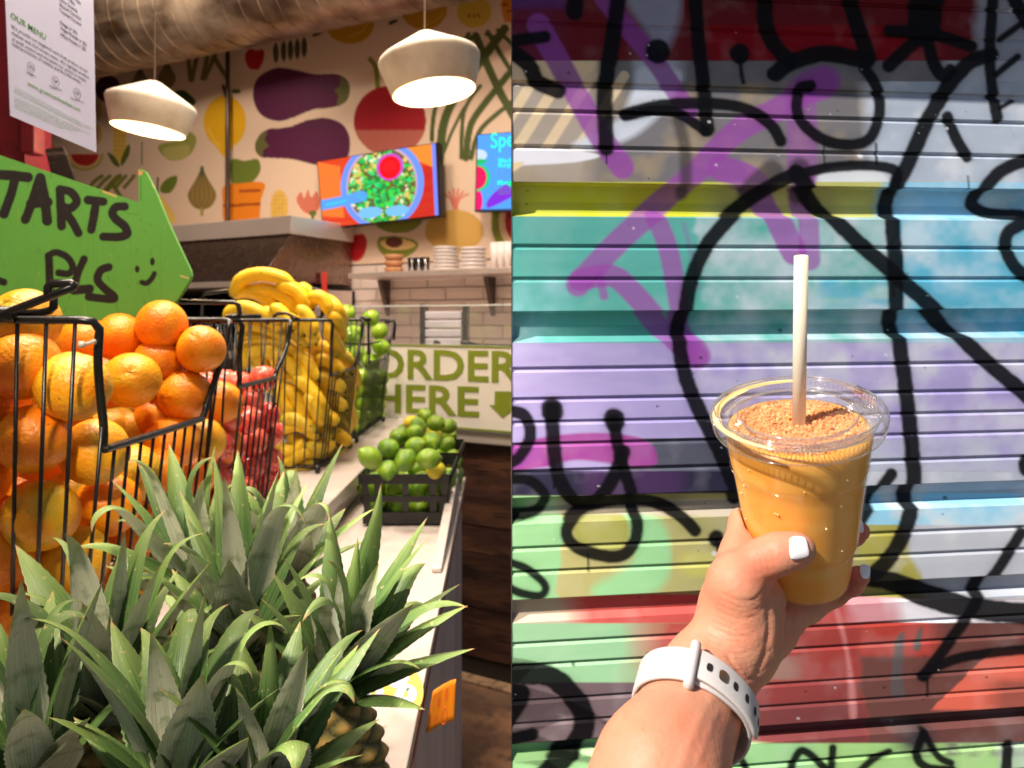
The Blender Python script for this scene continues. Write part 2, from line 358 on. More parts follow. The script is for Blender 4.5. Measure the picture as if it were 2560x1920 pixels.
pt.stroke([(394,445),(394,500)], 5, (70,60,40)); pt.poly([(402,480),(404,460),(422,444),(442,440),(440,462),(425,482)], (96,112,30)); pt.poly([(398,495),(412,500),(440,545),(425,560),(400,560)], (226,190,96))
pt.poly([(578,400),(612,402),(645,398),(650,430),(620,462),(580,458)], (98,112,36)); pt.poly([(560,465),(600,458),(660,458),(652,500),(640,560),(566,560),(556,500)], (220,124,18))
for y in (478, 512): pt.stroke([(600,y),(648,y-2)], 7, (150,66,16))
pt.stroke([(560,514),(598,514)], 7, (150,66,16))
pt.ell(698,520,22,46,(216,176,84))
for k in range(7): pt.stroke([(678,490+k*10),(718,490+k*10)], 1.6, (186,140,60))
for k in range(3): pt.stroke([(688+k*9,480),(688+k*9,560)], 1.4, (186,140,60))
pt.poly([(741,500),(752,480),(760,496),(770,474),(778,494),(792,478),(800,502),(798,522),(782,534),(760,530)], (200,110,88)); pt.stroke([(782,530),(781,652)], 8, (96,104,40)); pt.ell(782,533,10,7,(96,104,40))
pt.poly([(838,600),(850,584),(876,590),(905,584),(917,600),(914,628),(900,650),(878,652),(858,650),(842,628)], (176,12,26)); pt.stroke([(877,575),(877,590)],8,(100,120,60))
pt.poly([(944,604),(952,592),(985,590),(1030,598),(1046,612),(1030,634),(1000,648),(965,642),(946,622)], (122,128,36)); pt.poly([(952,604),(985,595),(1024,602),(1038,614),(1010,625),(975,624),(955,614)], (222,186,120)); pt.ell(985,605,21,14,(98,46,36))
pt.ell(995,545,62,38,(122,128,36),half='low')
for k in range(6): pt.stroke([(1110+k*12,470+abs(k-2.5)*6),(1128+k*4,500),(1140,540)], 5, (206,112,96))
pt.ell(1136,578,73,54,(196,152,76)); pt.stroke([(1136,620),(1136,640)], 18, (196,152,76))
pt.ell(1300,555,72,88,(126,132,40)); pt.ell(1304,552,58,74,(224,188,150)); pt.ell(1310,550,48,64,(180,30,40)); pt.ell(1276,540,5,4,(40,14,14))
pt.ell(115,372,24,12,(230,130,30)); pt.ell(108,425,18,24,(230,130,30)); pt.stroke([(95,385),(118,392)],5,(40,24,16)); pt.stroke([(96,405),(112,402)],4,(40,24,16)); pt.ell(150,400,30,14,(228,180,120)); pt.ell(60,180,40,50,(190,40,40)); pt.ell(1360,300,70,70,(196,152,76))
M_mural = mat('mural_print', attr=True, rough=.65)
obj('painted_panel', grid_mesh(V, pt.C, 'mural'), M_mural, wall_root)
MB().hexa([WALL.pt(-5.4,-1.6,-.01),WALL.pt(.9,-1.6,-.01),WALL.pt(.9,-1.6,-.1),WALL.pt(-5.4,-1.6,-.1)],
          [WALL.pt(-5.4,2.7,-.01),WALL.pt(.9,2.7,-.01),WALL.pt(.9,2.7,-.1),WALL.pt(-5.4,2.7,-.1)]).make('grout_backing', M_grout, wall_root)
# strip under the mural and the tiles, each a piece
tw, th = .27, .079
b = MB(); ang = math.atan2(U28.y, U28.x)
tile_me = MB().box((0,0,0),(tw-.006,.011,th-.006)).mesh('tile'); tile_me.materials.append(M_tile)
first = None
for r in range(9):
    for c in range(12):
        s = -2.35+c*tw+(tw/2 if r % 2 else 0); z = .365-(r+1)*th
        t = bpy.data.objects.new('tile', tile_me); COL.objects.link(t); t.parent = wall_root
        q = WALL.pt(s, z, .008+random.uniform(-.001,.001)) - WALL.o
        t.location = q; t.rotation_euler = (0,0,ang)
# duct
DU = Vector((.903,-.43,0)).normalized(); DN = Vector((-DU.y*-1, 0, 0))
dn = DU.cross(Vector((0,0,1))); dn = dn if dn.y < 0 else -dn
dc = WALL.ray(600, 118, .55); dc = Vector((dc.x, dc.y, 0)) ; DZ = 2.14; R = .38
duct = empty('ceiling_duct', (dc.x, dc.y, DZ), 'large round spiral metal air duct hanging along the top of the mural wall', 'duct')
def dpt(s, a, r): return dc + DU*s + dn*(r*math.cos(a)) + Vector((0,0,DZ+r*math.sin(a)))
b = MB(); n = 56; ss = [-4.2, 3.4]
vs = [dpt(s, 2*math.pi*k/n, R) for s in ss for k in range(n)]
b.add(vs, [(k,(k+1)%n,n+(k+1)%n,n+k) for k in range(n)]); b.make('duct_shell', M_duct, duct, True)
for i in range(38):
    s = -2.6+i*.135; b = MB()
    b.tube([dpt(s+.16*math.sin(2*math.pi*k/40), 2*math.pi*k/40, R+.001) for k in range(40)], .0055, 5, closed=True); b.make('seam_ridge', M_duct, duct, True)
# pendant lamps
def lamp(px, apy, oy, hw, Y, label, tilt, tx):
    top = P(px, apy, Y); L = empty('pendant_lamp', top, label, 'lamp', 'white pendant lamps hanging in the shop')
    r = hw/F*Y; H = (oy-apy)/F*Y*1.02
    Mt = Matrix.Translation(top) @ Euler((math.radians(tx), math.radians(tilt), 0)).to_matrix().to_4x4()
    MB().lathe([(.004,0),(r*.16,-.004),(r*.93,-H*.40),(r*.975,-H*.43),(r,-H*.48),(r*.99,-H*.53),(r*.82,-H),(r*.80,-H*1.005),(r*.80,-H*.99)], Mt, 48).make('lamp_shade', M_lamp, L, True)
    MB().lathe([(r*.80,-H*.995),(r*.94,-H*.56),(r*.5,-H*.27),(r*.1,-H*.1),(.0,-H*.1)], Mt, 48).make('shade_lining', M_lampin, L, True)
    c = MB(); c.lathe([(.0,-H*.32),(r*.12,-H*.36),(r*.16,-H*.5),(r*.1,-H*.62),(0,-H*.66)], Mt, 16); c.make('bulb', M_bulb, L, True)
    MB().tube([top+Vector((0,0,-.003)), Vector((top.x,top.y,2.7))], .0022, 6).make('cord', M_cord, L)
    ld = bpy.data.lights.new('pendant_light', 'POINT'); lo = bpy.data.objects.new('pendant_light', ld); COL.objects.link(lo); ld.energy = 5; ld.color = (1,.76,.50); ld.shadow_soft_size = .05
    lo.location = Mt @ Vector((0,0,-H*1.12))
lamp(387, 203, 325, 106, 2.7, 'smaller left pendant lamp with white cone shade hanging beside the menu sheet', 7, -1)
lamp(1062, 80, 232, 128, 2.25, 'larger right pendant lamp with white cone shade hanging above the screens', -9, -2)
# conduit pole on the wall
b = MB(); p = WALL.ray(569, 560, .06); b.tube([(p.x,p.y,.3),(p.x,p.y,2.68)], .016, 10); c = b.make('conduit_pipe', mat('conduit',(96,84,80),.4,.8), None, True)
tag(c, 'thin grey vertical metal conduit pipe in front of the painted lemon', 'pipe')
b = MB(); p = WALL.ray(356, 400, .3)
# screens
def screen(px4, z, label, painter, off):
    q = [WALL.ray(*p_, off) for p_ in px4]            # TL TR BR BL
    cen = sum(q, Vector())/4; S = empty('wall_screen', cen, label, 'screen', 'menu screens on the mural wall')
    n = WALL.n; bz = [cen+(v-cen)*1.025-n*.004 for v in q]; bk = [v-n*.05 for v in bz]
    MB().hexa(bk, bz).make('screen_frame', M_blk, S)
    br = cen-n*.05; MB().hexa([br+WALL.u*a+Vector((0,0,c)) for a, c in ((-.08,-.08),(.08,-.08),(.08,.08),(-.08,.08))], [br-n*.08+WALL.u*a+Vector((0,0,c)) for a, c in ((-.08,-.08),(.08,-.08),(.08,.08),(-.08,.08))]).make('wall_bracket', M_blk, S)
    nx, ny = 230, 130; a = np.linspace(0,1,nx); c = np.linspace(0,1,ny); A, C = np.meshgrid(a, c); q_ = [np.array(v) for v in q]
    W = (q_[0][None,None]*(1-A)[...,None]+q_[1]*A[...,None])*(1-C)[...,None]+(q_[3]*(1-A)[...,None]+q_[2]*A[...,None])*C[...,None]
    W = W+np.array(n)*.002; p2 = Paint(A*300, C*170, (225,80,30)); painter(p2)
    obj('display', grid_mesh(W, p2.C, 'display'), M_disp, S)
M_disp = bpy.data.materials.new('lit_display'); M_disp.use_nodes = True
_n = M_disp.node_tree.nodes; _b = _n['Principled BSDF']; _a = _n.new('ShaderNodeAttribute'); _a.attribute_name = 'Col'
_b.inputs['Base Color'].default_value = (.01,.01,.01,1); _b.inputs['Roughness'].default_value = .25
M_disp.node_tree.links.new(_a.outputs['Color'], _b.inputs['Emission Color']); _b.inputs['Emission Strength'].default_value = .85
def salad(p):
    p.mix(vnoise(p.X/60, p.Y/9, 3), (215,30,24)); p.poly([(0,0),(0,140),(60,150),(60,20)], (250,130,50), False, .8); p.poly([(190,0),(300,0),(300,60)], (245,150,50), False, .85)
    p.poly([(255,60),(300,70),(300,170),(200,170)], (190,20,26), True, .6)
    p.ell(163,82,106,108,(110,150,250)); p.ell(163,82,90,96,(214,170,180)); p.ell(163,84,86,92,(110,90,40))
    r = np.random.RandomState(4)
    for k in range(420):
        a = r.rand()*6.28; d = math.sqrt(r.rand()); x, y = 163+84*d*math.cos(a), 86+90*d*math.sin(a)
        g = r.rand(); cc = [(20,190,80),(30,220,120),(90,200,60),(200,220,90),(240,200,110),(20,120,50),(240,240,200)][int(r.rand()*7)] if d > .55 else [(10,190,90),(20,230,130),(60,220,70),(10,130,60)][int(r.rand()*4)]
        p.ell(x, y, 3+5*g, 2+4*g, cc, 1.5, .85, r.rand()*3)
    p.ell(188,40,34,33,(200,80,200)); p.ell(188,41,27,28,(250,0,20)); p.ell(188,38,18,14,(255,30,40),5,.5)
    p.stroke([(0,112),(60,108),(112,102)], 26, (90,160,250)); p.ell(108,102,16,13,(90,160,250)); p.ell(108,102,5,5,(40,190,200)); p.stroke([(14,112),(70,108)],5,(60,200,220))
    p.ell(130,145,32,14,(120,190,240)); p.ell(200,148,30,13,(120,190,240)); p.box(291,300,0,170,(110,140,250))
def special(p):
    p.C[:] = lin((80,160,255)); p.ell(0,150,14,30,(240,10,110)); p.ell(4,96,26,30,(20,200,130)); p.ell(0,96,22,26,(240,10,90)); p.ell(0,46,22,14,(200,220,240)); p.ell(6,60,16,6,(20,190,110))
    p.poly([(24,150),(40,130),(66,112),(84,118),(80,138),(60,150),(44,158),(26,164)], (130,40,220)); p.poly([(66,108),(84,104),(90,118),(78,124)], (20,190,130)); p.box(0,300,167,170,(60,60,80))
screen([(794,405),(1089,358),(1097,538),(809,570)], 0, 'left wall screen showing a green salad bowl with red sauce', salad, .16)
sq = [(1195,338),(1560,310),(1568,520),(1190,527)]
screen(sq, 0, 'right wall screen in blue with teal specials text and eggplant picture', special, .16)
M_teal = mat('screen_teal', (10,200,160), .5, emit=.8)
SP = bpy.data.objects['wall_screen.001']
def wp(x, y): return WALL.ray(x, y, .165)
text_on('lettering', 'Specials', M_teal, SP, wp(1227,370), wp(1360,358), Vector((0,0,.085)), .004)
text_on('lettering', 'Black Bean', M_teal, SP, wp(1246,407), wp(1320,404), Vector((0,0,.026)), .01)
text_on('lettering', 'Burger', M_teal, SP, wp(1246,418), wp(1290,416), Vector((0,0,.024)), .01)
for k in range(3): text_on('lettering', 'brioche, greens, tomato', M_gink, SP, wp(1246,429+k*7), wp(1330,427+k*7), Vector((0,0,.012)))
text_on('lettering', 'Mango Salad', M_teal, SP, wp(1244,462), wp(1325,459), Vector((0,0,.026)), .01)
for k in range(3): text_on('lettering', 'cilantro, lime, onion', M_gink, SP, wp(1244,472+k*7), wp(1330,470+k*7), Vector((0,0,.012)))
# extractor hood
hs = WALL.sz(772, 600, .45)[0]
hood = empty('extractor_hood', WALL.pt(hs-.9, 0, .6), 'brushed steel kitchen extractor hood on the wall behind the bananas', 'extractor hood')
def hx(s0, s1, prof0, prof1, nm, m, bev=0):
    """profile quads [(off,z)x4] at s0 and s1"""
    MB().hexa([WALL.pt(s0,z,o) for o, z in prof0], [WALL.pt(s1,z,o) for o, z in prof1]).make(nm, m, hood, bevel=bev)
sl = hs-1.9
lip = [(.03,.515),(.60,.515),(.60,.625),(.03,.625)]; hx(sl, hs+.0, lip, lip, 'top_lip', M_steel, .004)
slope = [(.03,.23),(.82,.23),(.58,.512),(.03,.512)]; hx(sl, hs-.02, slope, slope, 'canopy', mat('canopy_steel', (150,128,118), .26, .95, rough_noise=.06), .003)  # canopy: darker steel, its dark reflection put into the base colour
strip = [(.5,.19),(.84,.19),(.84,.226),(.5,.226)]; hx(sl, hs-.02, strip, strip, 'front_rail', M_steel, .003)
back = [(.02,-.3),(.05,-.3),(.05,.19),(.02,.19)]; hx(sl, hs, back, back, 'back_panel', mat('dark_steel',(60,50,48),.4,.8))
sd = [(.05,-.3),(.48,-.3),(.48,.19),(.05,.19)]; hx(hs-.02, hs, sd, sd, 'side_panel', M_steel)
for k in range(16):
    s = sl+.1+k*.105; q = [(.10,.16),(.14,.18),(.62,-.10),(.58,-.12)]
    MB().hexa([WALL.pt(s,z,o) for o, z in q], [WALL.pt(s+.045,z,o) for o, z in q]).make('baffle_slat', mat('baffle',(86,74,70),.35,.9) if k == 0 else bpy.data.materials['baffle'], hood)
lb = [(.30,.12),(.34,.12),(.34,.30),(.30,.30)]
MB().hexa([WALL.pt(hs+.004,z,o) for o, z in lb],[WALL.pt(hs+.012,z,o) for o, z in lb]).make('warning_sticker', mat('red_sticker',(220,60,50),.5), hood)
st_ = [(.05,-.36),(.75,-.36),(.75,-.14),(.05,-.14)]
gr = MB().hexa([WALL.pt(sl,z,o) for o, z in st_],[WALL.pt(hs-.05,z,o) for o, z in st_]).make('grill_stove', mat('stove_steel',(120,104,98),.35,.9), None, bevel=.006)
tag(gr, 'dark steel grill stove under the extractor hood behind the baskets', 'stove')
for k in range(14):
    s = sl+.12+k*.125
    MB().hexa([WALL.pt(s,-.138,.1),WALL.pt(s+.03,-.138,.1),WALL.pt(s+.03,-.138,.72),WALL.pt(s,-.138,.72)],[WALL.pt(s,-.112,.1),WALL.pt(s+.03,-.112,.1),WALL.pt(s+.03,-.112,.72),WALL.pt(s,-.112,.72)]).make('grate_bar', M_blk, gr)
# steel shelf with crockery
sh0 = WALL.sz(950,700,.05)[0]
shelf = empty('wall_shelf', WALL.pt(sh0+.6,.27,.2), 'narrow steel wall shelf on brackets over the white tiles', 'shelf')
ZS = .285
MB().hexa([WALL.pt(sh0,ZS-.03,.03),WALL.pt(sh0+1.9,ZS-.03,.03),WALL.pt(sh0+1.9,ZS-.03,.36),WALL.pt(sh0,ZS-.03,.36)],[WALL.pt(sh0,ZS,.03),WALL.pt(sh0+1.9,ZS,.03),WALL.pt(sh0+1.9,ZS,.36),WALL.pt(sh0,ZS,.36)]).make('shelf_board', M_steel, shelf, bevel=.003)
for s in (sh0+.04, sh0+.82):
    MB().add([WALL.pt(s,ZS-.031,.03),WALL.pt(s,ZS-.031,.13),WALL.pt(s,ZS-.07,.115),WALL.pt(s,ZS-.26,.04),WALL.pt(s+.03,ZS-.031,.03),WALL.pt(s+.03,ZS-.031,.13),WALL.pt(s+.03,ZS-.07,.115),WALL.pt(s+.03,ZS-.26,.04)],
             [(0,1,2,3),(7,6,5,4),(0,4,5,1),(1,5,6,2),(2,6,7,3),(3,7,4,0)]).make('bracket', mat('bracket_steel',(90,78,74),.4,.8) if s < sh0+.1 else bpy.data.materials['bracket_steel'], shelf)
def on_shelf(px): s = WALL.sz(px, 690, .2)[0]; return WALL.pt(s, ZS+.001, .2)
def stack(px, hw, h, n, label, mt, name, cat, grp=None, ribs=False):
    c = on_shelf(px); r = hw/F*c.y; H = h/F*c.y; S = empty(name, c, label, cat, grp)
    for k in range(n):
        z = k*H/n; MB().lathe([(0,z+.001),(r*.8,z+.001),(r,z+H/n*.55),(r,z+H/n*.9),(r*.93,z+H/n*.9),(0,z+H/n*.7)], Matrix.Translation(c), 24).make('plate' if mt is M_ceramic else 'bowl', mt, S, True)
stack(985, 24, 48, 3, 'short stack of tan wooden bowls at the left end of the shelf', M_tan, 'bowl_stack', 'bowls')
stack(1115, 32, 62, 7, 'white plate stack on the shelf nearest the glasses', M_ceramic, 'plate_stack', 'plates', 'white plate stacks on the steel shelf')
stack(1183, 33, 58, 6, 'shorter white plate stack in the middle of the shelf', M_ceramic, 'plate_stack', 'plates', 'white plate stacks on the steel shelf')
for k in range(4):
    c = on_shelf(1236+k*17); B = MB().lathe([(0,0),(.02,0),(.026,.155),(.024,.155),(.018,.006),(0,.006)], Matrix.Translation(c), 14).make('white_cup', M_ceramic, None, True)
    tag(B, ['white cup beside the shorter plate stack','second white cup from the plates','third white cup from the plates','white cup farthest along the shelf'][k]+', tall and narrow', 'cup', 'tall white cups on the shelf')
for k in range(3):
    c = on_shelf(1030+k*17); B = MB().lathe([(0,0),(.022,0),(.026,.09),(.024,.09),(.019,.006),(0,.006)], Matrix.Translation(c), 16).make('drinking_glass', M_glassware, None, True)
    tag(B, 'small clear glass on the shelf, '+['next to the tan bowls','middle of three','next to the tall plate stack'][k], 'glass', 'clear glasses on the shelf')

# ------------------------------------------------------------------ service counter with sign
sv = empty('service_counter', SERV.pt(-.3, FLOOR, 0), 'service counter clad in dark wood planks under a white ledge', 'counter')
A0, A1 = -1.5, .45
def sbox(s0, s1, z0, z1, o0, o1): return MB().hexa([SERV.pt(s0,z0,o0),SERV.pt(s1,z0,o0),SERV.pt(s1,z0,o1),SERV.pt(s0,z0,o1)],[SERV.pt(s0,z1,o0),SERV.pt(s1,z1,o0),SERV.pt(s1,z1,o1),SERV.pt(s0,z1,o1)])
sbox(A0,A1,-.525,-.478,-.40,.05).make('ledge', M_white, sv, bevel=.006)
sbox(A0,A1,FLOOR+.005,-.526,-.38,-.012).make('carcass', M_blk, sv)
zz = -.53; k = 0
while zz > FLOOR+.16:
    h = .118; 
    for (sa, sb) in ((A0, -.62+.17*(k%3)), (-.618+.17*(k%3), A1)):
        sbox(sa+.001, sb-.001, max(zz-h+.003, FLOOR+.1), zz, -.011, .010+.003*((k*7)%3)/2).make('plank', M_wood, sv)
    zz -= h; k += 1
sbox(A0,A1,FLOOR+.005,FLOOR+.09,-.011,.002).make('skirting_board', mat('skirting',(40,34,32),.6,noise=[(12,(90,80,74),.6,.75,(1,1,1))]), sv)
tr = MB().hexa([SERV.pt(A0,FLOOR+.005,.003),SERV.pt(A1,FLOOR+.005,.003),SERV.pt(A1,FLOOR+.005,.06),SERV.pt(A0,FLOOR+.005,.06)],[SERV.pt(A0,FLOOR+.018,.003),SERV.pt(A1,FLOOR+.018,.003),SERV.pt(A1,FLOOR+.014,.06),SERV.pt(A0,FLOOR+.014,.06)])
tr.make('floor_trim', mat('floor_trim',(150,120,92),.6,noise=[(30,(70,56,46),.5,.7,(1,1,1))]), sv)
sg = empty('order_sign', SERV.pt(-.2,-.3,.06), 'white board sign with green letters and arrow above the wood counter', 'sign')
sbox(A0,A1,-.470,-.108,.052,.064).make('sign_panel', M_board, sg)
sbox(A0,A1,-.116,-.108,.0645,.0665).make('top_stripe', M_order, sg); sbox(A0,A1,-.466,-.458,.0645,.0665).make('bottom_stripe', M_order, sg)
def sp(x, y): return SERV.ray(x, y, .066)
zU = lambda a, b, x: Vector((0,0,(b-a)/F*sp(x,a).y))
text_on('lettering', 'ORDER', M_order, sg, sp(930,942), sp(1302,956), Vector((0,0,.125)), .022)
text_on('lettering', 'HERE', M_order, sg, sp(935,1027), sp(1198,1041), Vector((0,0,.122)), .022)
def arrow(pts, m, par, nm='arrow'):
    me = bpy.data.meshes.new(nm); q = [sp(*p_) for p_ in pts]; me.from_pydata(q, [], [tuple(range(len(q)))]); return obj(nm, me, m, par)
arrow([(1237,978),(1282,979),(1282,1014),(1296,1015),(1256,1045),(1223,1012),(1236,1013)], M_order, sg)
gg = empty('sneeze_guard', SERV.pt(-.3,0,0), 'clear glass guard pane standing behind the order sign', 'glass guard')
sbox(A0,A1,-.477,.06,.005,.011).make('pane', M_guard, gg); sbox(A0,A1,.061,.067,.003,.013).make('pane_edge', M_guardedge, gg)
# things behind the guard
c = WALL.ray(1113, 850, .9); c.z = -.4
cs = empty('crate_stack', c, 'stack of pale grey trays held between two black posts behind the glass', 'trays')
for k in range(9):
    MB().box((c.x-.085,c.y-.1,-.33+k*.042),(c.x+.085,c.y+.1,-.33+k*.042+.034)).make('tray', mat('tray_grey',(206,200,210),.4) if k == 0 else bpy.data.materials['tray_grey'], cs, bevel=.004)
for s in (-1,1): MB().box((c.x+s*.1-.01,c.y-.1,-.4),(c.x+s*.1+.01,c.y+.1,.075)).make('post', M_blk, cs)
for i,(x, r_) in enumerate(((1185,.11),(1245,.10))):
    c = WALL.ray(x, 845, .9); B = MB().lathe([(0,0),(r_*.7,0),(r_,.05),(r_*.96,.05),(r_*.66,.006),(0,.006)], Matrix.Translation((c.x,c.y,-.165)), 24).make('frying_pan', M_blk, None, True)
    MB().tube([(c.x-r_*.9,c.y,-.12),(c.x-r_*1.7,c.y-.02,-.10)], .011, 8).make('handle', M_blk, B, True)
    tag(B, ['black frying pan right beside the trays behind the glass','black frying pan farther right along the back counter behind the glass'][i], 'pan')
bc = empty('back_counter', WALL.pt(-.3,-.17,.6), 'steel work counter along the tiled wall behind the glass', 'counter')
MB().hexa([WALL.pt(-1.2,-.21,.02),WALL.pt(.6,-.21,.02),WALL.pt(.6,-.21,1.05),WALL.pt(-1.2,-.21,1.05)],[WALL.pt(-1.2,-.17,.02),WALL.pt(.6,-.17,.02),WALL.pt(.6,-.17,1.05),WALL.pt(-1.2,-.17,1.05)]).make('worktop', M_steel, bc)
MB().hexa([WALL.pt(-1.2,FLOOR+.01,.02),WALL.pt(.6,FLOOR+.01,.02),WALL.pt(.6,FLOOR+.01,1.0),WALL.pt(-1.2,FLOOR+.01,1.0)],[WALL.pt(-1.2,-.211,.02),WALL.pt(.6,-.211,.02),WALL.pt(.6,-.211,1.0),WALL.pt(-1.2,-.211,1.0)]).make('cabinet', M_steel, bc)
# red post and leaning slab
rp = empty('red_post', (-1.75,2.6,FLOOR), 'dark red painted post behind the hanging menu sheet', 'post')
x1 = P(88,0,2.6).x
MB().box((-2.3,2.6,FLOOR),(P(62,0,2.6).x,2.75,2.69)).make('shaft', M_red, rp); MB().box((P(58,0,2.56).x,2.54,P(0,384,2.55).z),(P(95,0,2.56).x,2.6,2.69)).make('flange', M_red, rp, bevel=.006)
slab = MB().hexa([P(150,520,2.1),P(218,520,2.1),P(218,520,2.14),P(150,520,2.14)],[P(112,372,2.1),P(160,366,2.1),P(160,366,2.14),P(112,372,2.14)]).make('menu_board', mat('dark_gloss_board',(46,34,30),.15,0,noise=[(7,(150,125,110),.55,.72,(1,1,5))],spec=.8), None, bevel=.005)
tag(slab, 'dark glossy leaning board sticking up behind the green arrow sign', 'board')

# ------------------------------------------------------------------ hanging menu sheet
XM = -.664
def mp(x, y, e=0.0006): Y = (XM+e)*F/(x-CX); return Vector((XM+e, Y, (HZ-y)/F*Y))
menu = empty('menu_sheet', mp(130,300,0), 'white printed menu sheet hanging in front of the red post', 'menu')
q = [mp(11,-60,0),mp(232,-90,0),mp(241,381,0),mp(26,289,0)]
MB().hexa([v+Vector((-.0008,0,0)) for v in q], q).make('paper', M_paper, menu)
def mtext(t, x0, y0, x1, y1, cap, m=M_ink, bold=0):
    a, b_ = mp(x0,y0), mp(x1,y1); text_on('lettering', t, m, menu, a, b_, Vector((0,0,cap/F*a.y)), bold)
mtext('OUR MENU', 27, 43, 115, 100, 14, M_gink, .012)
lines = [('We provide our neighbors with fresh produce on our',28,68,220,182),('shelves and chef-driven menu. We highlight produce',29,84,223,197),('at peak season and introduce our guests to unique',30,99,216,205),('interpretations of healthy and flavorful dishes.',31,112,203,209)]
for t, a, b_, c, d in lines: mtext(t, a, b_, c, d, 8, M_ink, .004)
for t, a, b_, c, d in [('Coffee Chips',150,-36,202,12),('Cacao Nibs',149,-19,187,14),('Extra Granola',149,0,194,32),('Shaved Coconut',149,14,203,51),('Toasted Coconut',149,28,204,66),('Chaga (+ $3)',150,58,193,87),('Vegan Protein (+ $2)',151,72,217,116),('Whey Protein (+ $2)',151,88,215,128)]: mtext(t, a, b_, c, d, 8.5, M_ink, .008)
mtext('www.greenseedmarket.com', 69, 212, 201, 280, 11, M_gink, .004)
for t, n_, x, y in (('VG','Vegan',78,168),('V','Vegetarian',139,203),('GF','Gluten Free',193,233)):
    mtext(t, x-5, y+1, x+6, y+7, 8); w = 9+len(n_)*.7; mtext(n_, x-w, y+14, x+w, y+25, 5)
    cpt = []; 
    for k in range(24):
        a = 2*math.pi*k/24; cpt.append(mp(x+9*math.cos(a), y+12*math.sin(a)+4.5*math.cos(a), .0008))
    MB().tube(cpt, .00022, 4, closed=True).make('ring_mark', M_ink, menu)
small = ['*These items may be served raw or undercooked based on your specification or contain raw','ingredients. Consuming raw or undercooked meats poultry seafood shellfish or eggs may','increase your risk of foodborne illness, especially with medical conditions','','To our guests with food sensitivities, allergies or special dietary needs, many foods','contain peanuts, tree nuts, fish, shellfish, eggs, milk, wheat and soy with','shared cooking and preparation areas. We cannot guarantee that any item','substitutions, regular kitchen operations involve shared surfaces','that any menu item will be completely free of allergens']
for k, t in enumerate(small):
    if t: y = 218+k*6.3; f = len(t)/86; mtext(t, 36, y, 36+192*f, y+ (104-k*2.2)*f, 3.6, M_gink)
# ------------------------------------------------------------------ shop track spotlights (hang from the ceiling), plus one fill spot added outdoors
M_can = mat('spot_can', (30,30,32), .4)
def spot(loc, tgt, e, ang, label, size=.03, col=(1,.84,.66), blend=.6):
    loc, tgt = Vector(loc), Vector(tgt); S = empty('track_spotlight', loc, label, 'spotlight', 'spotlights hanging from the shop ceiling')
    d = (tgt-loc).normalized(); Q = d.to_track_quat('-Z','Y').to_matrix().to_4x4(); Mt = Matrix.Translation(loc) @ Q
    MB().lathe([(.0,.14),(.05,.14),(.055,.0),(.052,-.02),(.048,-.02),(.047,.02),(0,.03)], Mt, 20).make('can', M_can, S, True)
    MB().tube([loc+Vector((0,0,.1)), Vector((loc.x,loc.y,2.7))], .008, 6).make('stem', M_can, S)
    ld = bpy.data.lights.new('spot_beam', 'SPOT'); lo = bpy.data.objects.new('spot_beam', ld); COL.objects.link(lo); ld.energy = e; ld.color = col; ld.shadow_soft_size = size
    ld.spot_size = math.radians(ang); ld.spot_blend = blend; lo.location = loc+d*.03; lo.rotation_euler = d.to_track_quat('-Z','Y').to_euler()
spot((-1.0,.98,1.45), (-.62,1.15,-.2), 70, 80, 'black spotlight above the orange basket', .03)
spot((-.35,1.0,1.35), (-.30,.85,-.4), 60, 90, 'black spotlight above the pineapples', .05)
spot((-.55,2.0,1.9), (-.45,2.3,-.3), 60, 90, 'black spotlight above the banana basket', .04)
spot((-2.15,3.9,1.95), (-2.9,5.9,1.0), 50, 135, 'black spotlight aimed at the painted lemon wall', .1)
spot((-.55,2.5,2.3), (-.5,4.6,.8), 48, 120, 'black spotlight aimed at the wall between the screens', .1)
spot((-.10,1.9,1.9), (-.1,3.0,-.5), 34, 100, 'black spotlight above the wood counter front', .08)

spot((-.42,-.05,.80), (-.30,.80,-.36), 84, 46, 'added black fill spotlight above the nearest pineapples', .06)  # unseen lamp added outside to brighten the pineapple fronts
M_pan = mat('light_panel', (255,238,214), .5, emit=2.2); M_panf = mat('panel_frame', (200,196,190), .5)  # unseen panels added under the ceiling for soft fill light
for i, (x, y, e) in enumerate(((-.75,1.6,30),(-1.3,3.2,40),(-.45,2.6,26))):
    L_ = empty('fill_panel', (x,y,2.69), ['added fill light panel above the orange basket','added fill light panel nearest the painted wall','added fill light panel above the lime crates'][i], 'ceiling light', 'fill light panels added on the shop ceiling')
    MB().box((x-.32,y-.32,2.665),(x+.32,y+.32,2.695)).make('frame', M_panf, L_); MB().box((x-.3,y-.3,2.658),(x+.3,y+.3,2.664)).make('diffuser', M_pan, L_)
    ld = bpy.data.lights.new('panel_fill', 'AREA'); lo = bpy.data.objects.new('panel_fill', ld); COL.objects.link(lo); lo.location = (x,y,2.65); ld.size = .6; ld.energy = e; ld.color = (1,.84,.68)
